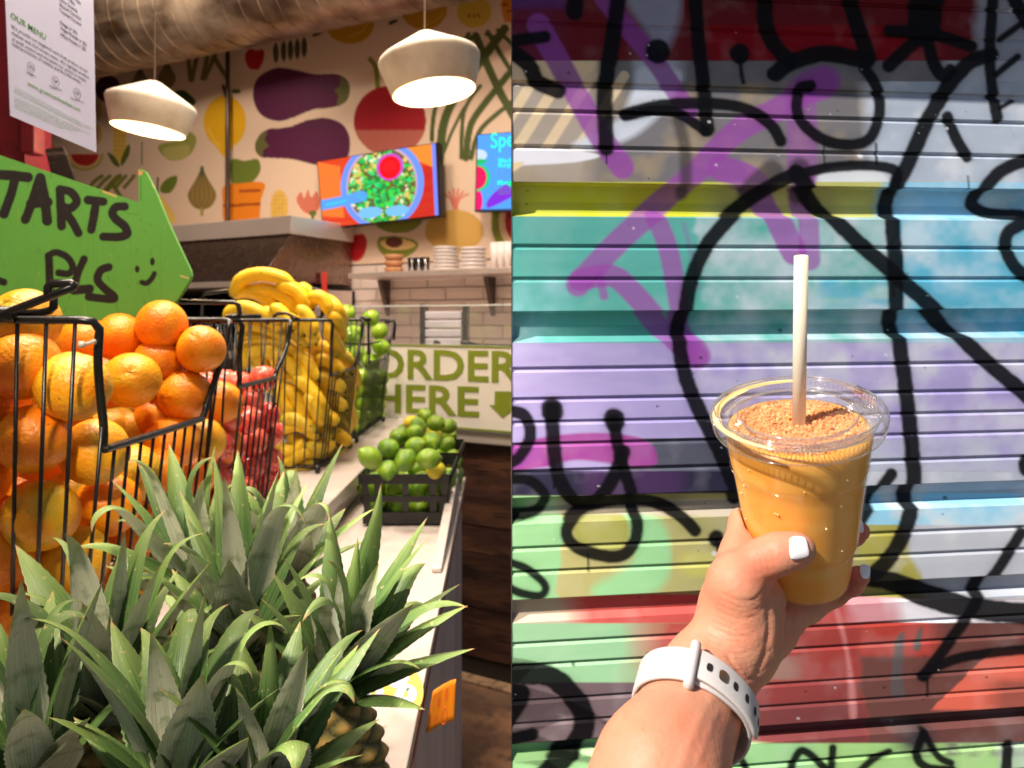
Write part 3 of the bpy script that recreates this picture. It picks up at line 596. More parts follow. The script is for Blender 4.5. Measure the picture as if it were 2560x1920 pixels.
# ------------------------------------------------------------------ display counter
ZU, ZL = -.44, -.54
dcn = empty('display_counter', (-.8,1.8,FLOOR), 'white two level display counter carrying the baskets and pineapples', 'counter')
MB().box((-1.7,.60,ZU-.035),(-.44,3.40,ZU)).make('upper_top', M_white, dcn, bevel=.003)
MB().box((-1.68,.62,FLOOR+.006),(-.47,3.38,ZU-.036)).make('upper_body', M_white, dcn)
def lowtop(z0, z1, e0, e1, x0=-.468): return MB().hexa([(x0,.46,z0),(e0-.003,.46,z0),(e1,2.62,z0),(x0,2.62,z0)],[(x0,.46,z1),(e0-.003,.46,z1),(e1,2.62,z1),(x0,2.62,z1)])
lowtop(ZL-.022, ZL, -.115, -.160).make('lower_top', M_white, dcn, bevel=.002)
lowtop(ZL-.024, ZL-.0225, -.1145, -.1595).make('edge_joint', mat('joint',(60,52,48),.8), dcn)
lowtop(ZL-.07, ZL-.0245, -.121, -.166).make('red_edge_strip', mat('red_strip',(150,52,52),.5,noise=[(20,(210,150,60),.55,.6,(1,1,1))]), dcn)
lowtop(FLOOR+.006, ZL-.071, -.128, -.173).make('lower_body', mat('body_white',(176,168,168),.5,noise=[(6,(150,140,136),.4,.7,(1,1,.3))]), dcn)
MB().hexa([(-.172,1.62,ZL+.001),(-.150,1.62,ZL+.001),(-.157,2.26,ZL+.001),(-.179,2.26,ZL+.001)],[(-.172,1.62,ZL+.012),(-.150,1.62,ZL+.012),(-.157,2.26,-.442),(-.179,2.26,-.442)]).make('end_lip', M_white, dcn, bevel=.003)
# ------------------------------------------------------------------ wire baskets
def lerp(a, b, t): return a+(b-a)*t
XT, XB, XK = -.51, -.558, -.90
def basket(Ya, Yb, sc0, sc1, zs, label, inner, mid=None, big=1):
    """Ya..Yb along the counter; scoop between sc0 and sc1 at height zs"""
    cen = ((XT+XK)/2, (Ya+Yb)/2, ZU); B = empty('wire_basket', cen, label, 'basket', 'black wire fruit baskets on the white counter')
    zb = ZU+.018; R = .0052*big; r = .0024*big
    fx = lambda z: lerp(XT, XB, -z/.44); bx = lambda z: lerp(XK, XK+.03, -z/.44); ya = lambda z: lerp(Ya, Ya+.02, -z/.44); yb = lambda z: lerp(Yb, Yb-.02, -z/.44)
    top = [(XK,Ya,0),(XT-.02,Ya,0),(XT-.004,Ya+.003,-.002)]
    fr = [(fx(-.012),Ya+.012,-.012),(fx(-.05),lerp(Ya,sc0,.3),-.06),(fx(zs*.8),lerp(Ya,sc0,.85),zs*.82),(fx(zs),sc0,zs*.98),(fx(zs),sc0+.03,zs),(fx(zs),sc1-.03,zs),(fx(zs),sc1,zs*.98),(fx(zs*.8),lerp(Yb,sc1,.85),zs*.82),(fx(-.05),lerp(Yb,sc1,.3),-.06),(fx(-.012),Yb-.012,-.012)]
    rim = spline(fr, 5)
    b = MB(); b.tube([Vector(p) for p in top]+[Vector(p) for p in rim]+[Vector((XT-.004,Yb-.003,-.002)),Vector((XT-.02,Yb,0)),Vector((XK,Yb,0))], R, 8, closed=True); b.make('rim', M_black, B, True)
    bt = [(fx(zb),ya(zb),zb),(fx(zb),yb(zb),zb),(bx(zb),yb(zb),zb),(bx(zb),ya(zb),zb)]
    MB().tube(bt, r*1.4, 6, closed=True).make('bottom_ring', M_black, B, True)
    def rimz(y):
        k = np.argsort(rim[:,1]); return float(np.interp(y, rim[k,1], rim[k,2]))
    n = int((Yb-Ya)/.036)
    for i in range(1, n):
        t = i/n; y0 = lerp(Ya, Yb, t); y1 = lerp(ya(zb), yb(zb), t); z = rimz(y0)
        MB().tube([(fx(z),lerp(y0,y1,-z/.44),z-.001),(fx(zb),y1,zb)], r, 6).make('wire', M_black, B, True)
        MB().tube([(XK,y0,-.001),(bx(zb),y1,zb)], r, 5).make('wire', M_black, B, True)
        MB().tube([(fx(zb),y1,zb),(bx(zb),y1,zb)], r, 5).make('floor_wire', M_black, B, True)
    m = int((XT-XK)/.038)
    for i in range(m+1):
        t = (i+.35)/(m+.7); 
        for (Y_, yy) in ((Ya, ya), (Yb, yb)):
            MB().tube([(lerp(XT-.012,XK,t),Y_,-.001),(lerp(fx(zb),bx(zb),t),yy(zb),zb)], r, 6).make('wire', M_black, B, True)
        MB().tube([(lerp(fx(zb),bx(zb),t),ya(zb),zb),(lerp(fx(zb),bx(zb),t),yb(zb),zb)], r, 5).make('floor_wire', M_black, B, True)
    if mid: 
        MB().tube([(fx(mid),ya(mid),mid),(fx(mid),yb(mid),mid)], r*1.2, 6).make('middle_wire', M_black, B, True)
        MB().tube([(fx(mid),ya(mid),mid),(bx(mid),ya(mid),mid)], r*1.2, 6).make('middle_wire', M_black, B, True)
    for x, y in ((fx(zb),ya(zb)),(fx(zb),yb(zb)),(bx(zb),ya(zb)),(bx(zb),yb(zb))):
        MB().lathe([(0,-.018),(.006,-.016),(.008,-.008),(.006,.004),(0,.006)], Matrix.Translation((x,y,zb)), 10).make('foot', M_blk, B, True)
    return B
B1 = basket(.93, 1.385, .985, 1.30, -.168, 'large black wire basket holding oranges in front of the green sign', 'oranges', big=1.05)
B2 = basket(1.43, 1.765, 1.46, 1.68, -.128, 'smaller black wire basket of red apples between oranges and bananas', 'apples')
B3 = basket(2.155, 2.62, 2.21, 2.54, -.160, 'black wire basket heaped with bananas', 'bananas')
B4 = basket(2.70, 3.30, 2.80, 3.16, -.158, 'farthest black wire basket holding green apples beside the order sign', 'green apples', mid=-.085)
def handle(B, pts, Y, r, dx=0):
    q = [P(a, b_, Y if not hasattr(Y,'__len__') else Y[i]) for i, (a, b_) in enumerate(pts)]
    MB().tube(q, r, 8).make('handle', M_black, B, True)
handle(B1, [(-60,800),(9,785),(100,750),(183,718),(187,714),(178,708),(128,709),(121,716),(119,746)], .92, .0052)
handle(B1, [(135,742),(134,768),(124,777),(100,782),(50,786)], .935, .005)
MB().tube([P(-30,785,.925),P(36,787,.925)], .0105, 10).make('grip', M_blk, B1, True)
MB().tube([P(10,790,.925),P(12,806,.925)], .008, 10).make('clip', M_blk, B1, True)
tie = MB().tube([P(210,862,.925),P(236,852,.93),P(240,862,.945)], .0024, 6); tie.tube([P(196,861,.922),P(212,862,.925)], .0042, 8); tie.make('cable_tie', mat('tie_plastic',(190,180,165),.4), B1, True)
handle(B2, [(443,754),(585,756),(596,762),(600,785),(606,791),(652,791)], 1.42, .0045)
handle(B2, [(566,795),(600,790)], 1.42, .006)
handle(B3, [(505,792),(507,738),(512,734),(640,718),(770,721),(798,725),(806,734),(806,790)], 2.3, .0055)
handle(B3, [(682,806),(686,790),(694,784),(716,783),(748,799)], 2.14, .0048); handle(B3, [(728,800),(740,796)], 2.14, .0085)
handle(B3, [(786,796),(806,795)], 2.3, .008); handle(B4, [(900,798),(915,796),(926,803)], 2.69, .009)
handle(B4, [(962,806),(976,804),(984,800),(988,812),(984,850)], 3.2, .006)

# ------------------------------------------------------------------ green arrow sign
n1, n2 = 420, 300
Ls = P(-170,0,1.34), P(486,0,1.405)
gs = empty('arrow_sign', P(240,800,1.38), 'green hand painted wooden arrow sign with black brush letters', 'sign')
GPL = Plane((Ls[1].x, Ls[1].y, 0), (Ls[1]-Ls[0]).normalized()*Vector((1,1,0)))
outl = [(-170,322),(0,388),(347,506),(345,425),(352,421),(364,429),(386,472),(420,556),(476,676),(479,690),(474,704),(440,756),(398,812),(398,930),(-170,930)]
fr_ = [GPL.ray(x,y,0) for x,y in outl]; nrm = GPL.n
bmx = bmesh.new(); vv = [bmx.verts.new(v-nrm*.0006) for v in fr_]; vb = [bmx.verts.new(v-nrm*.014) for v in fr_]
bmx.faces.new(list(reversed(vb))); f0 = bmx.faces.new(vv)
for i in range(len(vv)): j = (i+1) % len(vv); bmx.faces.new((vv[i], vv[j], vb[j], vb[i]))
me = bpy.data.meshes.new('board'); bmesh.ops.recalc_face_normals(bmx, faces=bmx.faces); bmx.to_mesh(me); bmx.free()
obj('board', me, mat('green_edge', (90,158,66), .55, noise=[(40,(200,150,100),.62,.68,(1,1,1))]), gs)
# painted face: a fine triangle-free grid clipped to the outline
xs = np.arange(-168, 480, 1.7); ys = np.arange(322, 930, 1.7); Xg, Yg = np.meshgrid(xs, ys)
gp = Paint(Xg, Yg, (86,154,62)); gp.mix((vnoise(Xg/50,Yg/50,9)-.4)*.35, (70,136,50))
for k in range(170):
    x, y = rng.uniform(-160,470), rng.uniform(380,800); l = rng.exponential(9)+2; a = rng.normal(1.5,.5); gp.stroke([(x,y),(x+l*math.cos(a),y+l*math.sin(a))], rng.uniform(.8,1.8), (40,78,34) if rng.rand()<.75 else (170,150,96), 1.6, rng.uniform(.35,.9), False)
for k in range(8): x = rng.uniform(150,440); gp.stroke([(x,rng.uniform(560,640)),(x+rng.uniform(-4,4),rng.uniform(680,780))], .8, (50,100,40), 1.6, .4, False)
BK = (22,18,20)
for q, w in [([(-40,436),(20,438),(70,443)],21),([(38,445),(26,490),(10,535)],20),([(100,444),(82,500),(64,548)],20),([(102,446),(112,500),(118,552)],21),([(76,510),(120,505)],20),
             ([(150,474),(152,520),(154,565)],19),([(150,474),(176,480),(192,502),(178,520),(160,518)],18),([(162,525),(184,560),(196,582)],18),([(220,500),(258,504)],19),([(240,506),(234,545),(228,574)],18),
             ([(311,516),(290,518),(281,532),(290,548),(312,566),(318,584),(300,592),(258,592)],18),
             ([(122,640),(124,690),(126,728)],17),([(120,640),(140,631),(168,643),(182,666),(172,684),(146,682)],14.5),([(210,648),(196,680),(184,722)],16),([(184,726),(224,722)],19),
             ([(272,668),(252,676),(244,700),(262,722),(284,740),(278,748),(222,742)],17),([(355,706),(366,708),(378,698),(386,684)],11),([(-10,698),(10,706)],15)]:
    gp.stroke(q, w*1.2, BK, 1.8, 1, True, .18)
gp.ell(343,673,6,9,BK); gp.ell(381,654,6,10,BK)
for k in range(60): x, y = rng.uniform(0,320), rng.uniform(430,750); gp.ell(x, y, .9, .9, (150,120,70), 1.2, .5)
gp.stroke([(258,478),(290,490)], 5, (214,160,110), 2, .9); gp.stroke([(347,426),(350,436),(354,430)], 5, (210,140,90)); gp.stroke([(352,440),(352,470),(353,500)], 1.6, (40,80,30)); gp.stroke([(452,690),(470,695)],4,(200,170,120),2,.8)
poly = np.array(outl, float); inside = np.zeros(Xg.shape, bool); n = len(poly)
for i in range(n):
    x1, y1 = poly[i]; x2, y2 = poly[(i+1) % n]
    if y1 == y2: continue
    inside ^= ((y1 > Yg) != (y2 > Yg)) & (Xg < (x2-x1)*(Yg-y1)/(y2-y1)+x1)
D_ = np.stack([(Xg-CX)/F, np.ones_like(Xg), (HZ-Yg)/F], -1); nn = np.array(nrm); oo = np.array(GPL.o+nrm*.0004); T_ = (oo@nn)/(D_@nn); Vg = D_*T_[...,None]
idx = np.arange(Xg.size).reshape(Xg.shape); ok = inside[:-1,:-1]&inside[1:,:-1]&inside[1:,1:]&inside[:-1,1:]
q = np.stack([idx[:-1,:-1], idx[1:,:-1], idx[1:,1:], idx[:-1,1:]], -1)[ok]
me = bpy.data.meshes.new('painted_face'); used = np.unique(q); rm = -np.ones(Xg.size, int); rm[used] = np.arange(len(used)); q = rm[q]
me.vertices.add(len(used)); me.vertices.foreach_set('co', Vg.reshape(-1,3)[used].astype(np.float32).reshape(-1)); me.loops.add(q.size); me.loops.foreach_set('vertex_index', q.reshape(-1).astype(np.int32))
me.polygons.add(len(q)); me.polygons.foreach_set('loop_start', (np.arange(len(q))*4).astype(np.int32)); me.polygons.foreach_set('loop_total', np.full(len(q),4,np.int32)); me.update(calc_edges=True); set_col(me, gp.C.reshape(-1,3)[used])
obj('painted_face', me, mat('sign_paint', attr=True, rough=.45, bump=(220,.25,.0008)), gs)

# ------------------------------------------------------------------ fruit
def ball(nu=28, nv=18, f=None):
    b = MB(); vs = []; fs = []
    for i in range(nv+1):
        th_ = math.pi*i/nv
        for k in range(nu):
            a = 2*math.pi*k/nu; d = Vector((math.sin(th_)*math.cos(a), math.sin(th_)*math.sin(a), math.cos(th_))); vs.append(f(d, th_, a) if f else d)
    for i in range(nv):
        for k in range(nu): fs.append((i*nu+k, (i+1)*nu+k, (i+1)*nu+(k+1)%nu, i*nu+(k+1)%nu))
    b.add(vs, fs); me = b.mesh('fruit'); bm_ = bmesh.new(); bm_.from_mesh(me); bmesh.ops.remove_doubles(bm_, verts=bm_.verts, dist=1e-5); bm_.to_mesh(me); bm_.free()
    me.polygons.foreach_set('use_smooth', [True]*len(me.polygons)); return me
def fruit_mat(name, c1, c2, c3, rough, bump, sp=.5, spots=None, sss=.12, stripe=False):
    m = bpy.data.materials.new(name); m.use_nodes = True; N = m.node_tree.nodes; L = m.node_tree.links; b = N['Principled BSDF']; b.inputs['Roughness'].default_value = rough; b.inputs['Specular IOR Level'].default_value = sp
    b.inputs['Subsurface Weight'].default_value = sss; b.inputs['Subsurface Radius'].default_value = (1,.45,.15); b.inputs['Subsurface Scale'].default_value = .006
    tc = N.new('ShaderNodeTexCoord'); oi = N.new('ShaderNodeObjectInfo'); ad = N.new('ShaderNodeVectorMath'); ad.operation = 'ADD'
    L.new(tc.outputs['Object'], ad.inputs[0])
    sc_ = N.new('ShaderNodeVectorMath'); sc_.operation = 'SCALE'; sc_.inputs[0].default_value = (37,11,23); L.new(oi.outputs['Random'], sc_.inputs['Scale']); L.new(sc_.outputs[0], ad.inputs[1])
    mp_ = N.new('ShaderNodeMapping'); L.new(ad.outputs[0], mp_.inputs[0])
    if stripe: mp_.inputs['Scale'].default_value = (3.2,3.2,.55)
    nz = N.new('ShaderNodeTexNoise'); nz.inputs['Scale'].default_value = 1.1 if not stripe else 1.6; nz.inputs['Detail'].default_value = 4; L.new(mp_.outputs[0], nz.inputs[0])
    cr = N.new('ShaderNodeValToRGB'); L.new(nz.outputs[0], cr.inputs[0]); e = cr.color_ramp.elements; e[0].position = .34; e[0].color = (*lin(c2),1); e[1].position = .66; e[1].color = (*lin(c3),1); ee = cr.color_ramp.elements.new(.5); ee.color = (*lin(c1),1)
    mx = N.new('ShaderNodeMix'); mx.data_type = 'RGBA'; mr = N.new('ShaderNodeMapRange'); L.new(oi.outputs['Random'], mr.inputs[0]); mr.inputs[3].default_value = 0; mr.inputs[4].default_value = .55
    L.new(mr.outputs[0], mx.inputs[0]); L.new(cr.outputs[0], mx.inputs[6]); mx.inputs[7].default_value = (*lin(c3),1); last = mx.outputs[2]
    if spots:
        n2_ = N.new('ShaderNodeTexNoise'); n2_.inputs['Scale'].default_value = spots[1]; n2_.inputs['Detail'].default_value = 2; L.new(ad.outputs[0], n2_.inputs[0])
        m2_ = N.new('ShaderNodeMapRange'); m2_.inputs[1].default_value = spots[2]; m2_.inputs[2].default_value = spots[2]+.05; L.new(n2_.outputs[0], m2_.inputs[0])
        x2 = N.new('ShaderNodeMix'); x2.data_type = 'RGBA'; L.new(m2_.outputs[0], x2.inputs[0]); L.new(last, x2.inputs[6]); x2.inputs[7].default_value = (*lin(spots[0]),1); last = x2.outputs[2]
    L.new(last, b.inputs['Base Color'])
    vo = N.new('ShaderNodeTexVoronoi') if bump[0] > 10 else N.new('ShaderNodeTexNoise'); vo.inputs['Scale'].default_value = bump[0]; L.new(ad.outputs[0], vo.inputs['Vector'])
    bp = N.new('ShaderNodeBump'); bp.inputs['Strength'].default_value = bump[1]; bp.inputs['Distance'].default_value = bump[2]; L.new(vo.outputs[0], bp.inputs['Height']); L.new(bp.outputs[0], b.inputs['Normal'])
    return m
M_or = fruit_mat('orange_peel', (238,132,6), (232,102,2), (236,154,14), .40, (9,.16,.03), .5, ((150,90,30),5,.72), .03)
M_ory = fruit_mat('yellow_orange_peel', (234,158,16), (234,136,6), (208,168,30), .40, (9,.16,.03), .5, ((150,100,40),5,.72), .03)
M_ap = fruit_mat('red_apple_skin', (200,34,50), (172,16,36), (232,122,92), .28, (3,.05,.02), .5, None, .1, True)
M_ga = fruit_mat('green_apple_skin', (138,182,34), (116,168,24), (168,198,66), .2, (3,.05,.02), .55, None, .15)
M_lm = fruit_mat('lime_peel', (96,144,26), (58,108,20), (140,172,40), .26, (22,.25,.03), .55, None, .1)
M_lmy = fruit_mat('yellow_lime_peel', (188,186,36), (150,166,34), (212,188,40), .26, (22,.25,.03), .55, None, .1)
M_bn = fruit_mat('banana_peel', (240,184,16), (232,168,10), (236,196,44), .42, (2,.05,.02), .4, ((96,60,24),9,.72), .12)
M_bng = fruit_mat('greenish_banana_peel', (226,190,34), (190,178,34), (236,188,34), .42, (2,.05,.02), .4, ((96,60,24),9,.74), .12)
M_bn = mat('banana_peel', attr=True, rough=.5, sss=.08, noise=[(60,(120,80,26),.70,.73,(1,1,1)),(16,(226,170,24),.55,.8,(1,1,1))], bump=(40,.1,.002))
M_bng = M_bn.copy(); M_bng.name = 'greenish_banana_peel'
M_stem = mat('fruit_stem', (84,66,38), .8)
def orange_f(d, th_, a):
    r = 1+.012*math.sin(3*a+1)+.015*math.cos(2*th_); dimp = math.exp(-(th_/.16)**2)*.07+math.exp(-((math.pi-th_)/.12)**2)*.03; return d*(r-dimp)
def apple_f(d, th_, a):
    r = 1+.03*math.cos(5*a)*max(0,(-d.z))**2; dimp = math.exp(-(th_/.34)**2)*.34+math.exp(-((math.pi-th_)/.3)**2)*.2; v = d*(r-dimp); return Vector((v.x*(1-.10*max(0,-d.z)), v.y*(1-.10*max(0,-d.z)), v.z*.93))
def lime_f(d, th_, a):
    v = Vector((d.x*.9, d.y*.9, d.z*1.08)); v.z += .16*math.exp(-(th_/.2)**2) - .06*math.exp(-((math.pi-th_)/.2)**2); return v
me_or = ball(32,22,orange_f); me_ap = ball(28,20,apple_f); me_lm = ball(24,18,lime_f)
me_nav = MB().lathe([(0,.955),(.05,.95),(.075,.925),(.05,.90)], Matrix(), 10).mesh('navel'); me_nav.materials.append(M_stem)
me_stem = MB().tube([(0,0,.6),(.02,0,.85),(.08,.02,1.08)], .045, 6).mesh('stem'); me_stem.materials.append(M_stem)
variants = {}
def put(name, me, m, c, R, label, cat, grp, rot=None, child=None, sq=(1,1,1)):
    key = (me.name, m.name)
    if key not in variants: mm = me.copy(); mm.materials.clear(); mm.materials.append(m); variants[key] = mm
    o = bpy.data.objects.new(name, variants[key]); COL.objects.link(o); o.location = c; o.scale = (R*sq[0],R*sq[1],R*sq[2]); o.rotation_euler = rot if rot is not None else (random.uniform(0,6.3),random.uniform(0,6.3),random.uniform(0,6.3))
    tag(o, label, cat, grp)
    if child: ch = bpy.data.objects.new(child[0], child[1]); COL.objects.link(ch); ch.parent = o
    return o
def fxz(z): return lerp(XT, XB, -z/.44)
def face(px, py, R, Ynear):
    """centre of a ball resting inside the basket wires in that direction"""
    a = P(px,py,Ynear+R+.004); 
    Y = a.y
    for _ in range(4): z = (HZ-py)/F*Y; Y = max(Ynear+R+.004, (fxz(z)-R-.004)*F/(px-CX))
    return P(px, py, Y)
OR = .0455
oranges = [ # px, py, radius px (0 = rests on the wires), colour, pose, label
 (405,813,63,'o',None,'deep orange topping the pile in front of the green arrow tip'),
 (300,843,60,'o',None,'orange tucked left of the topmost one under the green sign'),
 (503,873,60,'y',None,'orange with a greenish top at the upper right corner of its basket'),
 (215,858,66,'o',None,'bright reddish orange behind the curved basket corner with the cable tie'),
 (396,905,62,'o',None,'orange sunk between the topmost orange and two big front ones'),
 (330,950,70,'y',(1.2,0,.4),'large yellowish orange in the middle of the open scoop'),
 (461,988,66,'o',None,'smooth orange resting on the low front rim of the basket'),
 (62,806,86,'y',None,'yellowish orange peeking above the black basket handle'),
 (58,912,0,'o',None,'big orange behind the wires just below the thick top rim'),
 (185,966,0,'y',None,'orange pressed against the corner wires left of the scoop'),
 (262,1000,60,'y',None,'orange half hidden behind the slanting corner bar'),
 (325,1072,58,'g',(1.25,.25,0),'yellow orange showing its pale stem scar at the scoop corner'),
 (85,1098,0,'o',None,'largest orange behind the end wires, second from the top'),
 (237,1130,0,'g',None,'greenish yellow orange behind the corner wires'),
 (430,1108,0,'o',None,'deep orange behind the front wires under the low rim'),
 (503,1104,0,'y',None,'yellow orange at the far end under the low rim'),
 (388,1040,52,'y',None,'shaded orange in the gap under the smooth rim orange'),
 (322,1185,0,'y',None,'orange behind the front wires, second row under the rim'),
 (392,1188,0,'o',None,'orange behind the front wires above the long pineapple leaf'),

 (104,1290,0,'g',(2.2,.35,0),'yellow orange with a green patch and stem button, third in the end face'),
 (270,1262,0,'y',None,'orange with a small dark spot in the third row of the front'),
 (87,1545,0,'o',None,'orange low in the end face behind the curved grey leaf'),
 (2,1400,0,'o',None,'orange cut by the picture edge in the fourth row'),
 (185,1400,0,'y',None,'orange above the pineapple tips in the fourth row'),
 (345,1330,0,'o',None,'deep orange behind the narrow dark pineapple leaf'),
 (440,1290,0,'o',None,'reddish orange low at the far end of the front'),
 (470,1195,0,'y',None,'orange at the far end just above the tallest leaf'),
 (250,1500,0,'o',None,'orange behind the brightest upright pineapple leaf'),
 (100,1690,0,'y',None,'lowest orange seen through the end wires'),
 (-60,1000,0,'o',None,'orange mostly outside the picture in the second row'),
 (-70,1190,0,'o',None,'orange mostly outside the picture in the third row'),
 (-10,1640,0,'o',None,'orange beside the lowest one at the picture edge'),
 (340,1450,0,'y',None,'orange hidden low behind the middle pineapple crown'),
 (420,1400,0,'o',None,'orange hidden behind the tall dark pineapple leaves'),
 (550,1010,0,'y',None,'yellow orange half hidden by the far upright of the basket'),
 (545,1110,0,'o',None,'orange against the far end wires beside the red apples')]
for i,(x,y,r,c,rt,lb) in enumerate(oranges):
    m = {'o':M_or,'y':M_ory if i % 2 else M_or,'g':M_ory}[c]
    R = OR*random.uniform(.98,1.04); Yo = min(F*R/r, 1.325) if r else 0; R = Yo*r/F if r else R; pos = P(x,y,Yo) if r else face(x,y,R,.935)
    put('orange', me_or, m, pos, R, lb, 'orange', 'oranges in the wire basket', rt, ('navel', me_nav) if (rt or i % 3 == 0) else None, (1,1,random.uniform(.94,1.0)))
k = 0
for z in (-.10,-.19,-.28,-.37):
    for y in (1.02,1.12,1.22,1.31):
        for x in (-.70,-.80):
            k += 1; put('orange', me_or, M_or if k % 3 else M_ory, (x+random.uniform(-.01,.01), y+random.uniform(-.01,.01), z), OR, 'orange buried in the middle of the pile, glimpsed in the gaps', 'orange', 'oranges buried inside the pile')
apples = [(596,960,35,'red apple on top at the left of its basket'),(659,946,35,'red apple on top resting against the scoop bar'),(632,990,30,'yellow striped apple between the two top ones'),
 (566,1042,0,'red apple touching the near upright'),(612,1052,0,'yellowish apple in the second row'),(664,1040,0,'pink apple under the low bar'),(676,1085,0,'red apple by the far upright'),(634,1105,0,'bright red apple in the centre of the front'),
 (580,1118,0,'red apple third down near the oranges'),(672,1150,0,'dark red apple low by the far upright'),(628,1165,0,'pinkish apple fourth down'),(575,1180,0,'streaked apple low near the oranges'),(655,1212,0,'red apple at the bottom by the foot'),(602,1225,0,'bottom apple behind the leaf tips'),
 (545,1115,0,'apple behind the orange basket wires'),(548,1185,0,'pale apple behind the orange basket wires'),(560,1245,0,'lowest apple near the pineapple leaf'),(672,1195,0,'small red apple above the far foot')]
for i,(x,y,r,lb) in enumerate(apples):
    R = .0335; Yo = min(F*R/r,1.70) if r else 0; R = Yo*r/F if r else R; pos = P(x,y,Yo) if r else face(x,y,R,1.44)
    put('apple', me_ap, M_ap, pos, R, lb, 'apple', 'red apples in the wire basket', (random.uniform(-1.1,.9),random.uniform(-.8,.8),random.uniform(0,6)), ('stem', me_stem))
for i,(z,y,x) in enumerate([(z,y,x) for z in (-.14,-.21,-.28,-.35,-.41) for y in (1.50,1.57,1.64,1.71) for x in (-.655,-.72)]):
    put('apple', me_ap, M_ap, (x+random.uniform(-.01,.01),y,z), .033, 'red apple buried inside the pile, glimpsed in the gaps', 'apple', 'red apples buried inside the pile')
gapples = [(868,781,21,'green apple highest at the left of the pile'),(927,796,23,'green apple highest at the right of the pile'),(879,812,19,'green apple just under the highest left one'),(949,829,22,'green apple with its stem hollow showing by the basket end'),
 (953,868,23,'green apple resting on the low front bar'),(927,905,23,'shiny green apple below the low front bar'),(845,800,18,'green apple peeking out beside the top banana'),(893,842,20,'green apple behind the basket upright'),(905,885,20,'green apple half behind the basket upright'),(868,850,18,'green apple behind the near end wires')]
for (x,y,r,lb) in gapples: put('green_apple', me_ap, M_ga, P(x,y,F*.037/r), .037, lb, 'green apple', 'green apples in the farthest basket', (random.uniform(-.9,.5),random.uniform(-.5,.5),random.uniform(0,6)), ('stem', me_stem))
k = 0
nm_ = ['uppermost','second','third','fourth','lowest']
for j, y in enumerate((945,975,1008,1038,1064)):
    for i, x in enumerate((905,930,952)):
        if y > 1040 and x > 940: continue
        c = face(x-j*3, y, .037, 2.71)
        put('green_apple', me_ap, M_ga, c, .037, '%s row green apple behind the wires, %s of its row' % (nm_[j], ['nearest the bananas','middle one','nearest the order sign'][i]), 'green apple', 'green apples in the farthest basket', None, None)
for z in (-.06,-.14,-.21,-.28,-.35):
    for y in (2.80,2.90,3.0,3.1,3.2): put('green_apple', me_ap, M_ga, (-.66+random.uniform(-.01,.01),y,z), .038, 'green apple buried inside the pile, glimpsed in the gaps', 'green apple', 'green apples buried inside the pile')
# limes
def crate(Y0, Y1, x0, x1, zt, label):
    zb = ZL+.006; C_ = empty('lime_crate', ((x0+x1)/2,(Y0+Y1)/2,ZL), label, 'crate', 'black slatted lime crates'); i_ = .012; t = .003
    f = lambda x, z: lerp(x, x+(i_ if x < (x0+x1)/2 else -i_), (zt-z)/(zt-zb)); g = lambda y, z: lerp(y, y+(i_ if y < (Y0+Y1)/2 else -i_), (zt-z)/(zt-zb))
    def ring(z, h, nm):
        a = [(f(x0,z),g(Y0,z)),(f(x1,z),g(Y0,z)),(f(x1,z),g(Y1,z)),(f(x0,z),g(Y1,z))]
        for k in range(4):
            (ax,ay),(bx_,by) = a[k],a[(k+1)%4]; d = Vector((bx_-ax,by-ay,0)).normalized(); n_ = Vector((d.y,-d.x,0))*t
            MB().hexa([(ax,ay,z-h),(bx_,by,z-h),(bx_-n_.x,by-n_.y,z-h),(ax-n_.x,ay-n_.y,z-h)],[(ax,ay,z),(bx_,by,z),(bx_-n_.x,by-n_.y,z),(ax-n_.x,ay-n_.y,z)]).make(nm, M_blk, C_)
    ring(zt, .026, 'rim_band'); ring(lerp(zt,zb,.5)+.008, .016, 'middle_band'); ring(zb+.03, .03, 'bottom_band')
    def slat(p0, p1, dx): MB().hexa([p0,(p0[0]+dx[0],p0[1]+dx[1],p0[2]),(p0[0]+dx[0]+dx[2],p0[1]+dx[1]+dx[3],p0[2]),(p0[0]+dx[2],p0[1]+dx[3],p0[2])],[p1,(p1[0]+dx[0],p1[1]+dx[1],p1[2]),(p1[0]+dx[0]+dx[2],p1[1]+dx[1]+dx[3],p1[2]),(p1[0]+dx[2],p1[1]+dx[3],p1[2])]).make('upright_slat', M_blk, C_)
    for x in (x0+.003, x0+.040, x0+.112, x0+.184, x1-.021):
        for y, s in ((Y0,1),(Y1,-1)): slat((f(x,zb) if x in () else x+(0 if abs(x-(x0+x1)/2)<.09 else (i_ if x<(x0+x1)/2 else -i_)),g(y,zb)+s*.0035,zb),(x,y+s*.0035,zt-.001),(.018,0,0,.002*s))
    for y in (Y0+.05, Y0+.12, Y0+.19):
        for x, s in ((x0,1),(x1,-1)): slat((f(x,zb)+s*.0035,y,zb),(x+s*.0035,y,zt-.001),(.002*s,0,0,.018))
    MB().box((f(x0,zb)+.003,g(Y0,zb)+.003,zb),(f(x1,zb)-.003,g(Y1,zb)-.003,zb+.003)).make('bottom', M_blk, C_)
crate(1.98, 2.26, -.400, -.160, -.402, 'front black slatted plastic crate of limes'); crate(2.30, 2.57, -.400, -.160, -.402, 'rear black slatted crate of limes close to the wood counter')
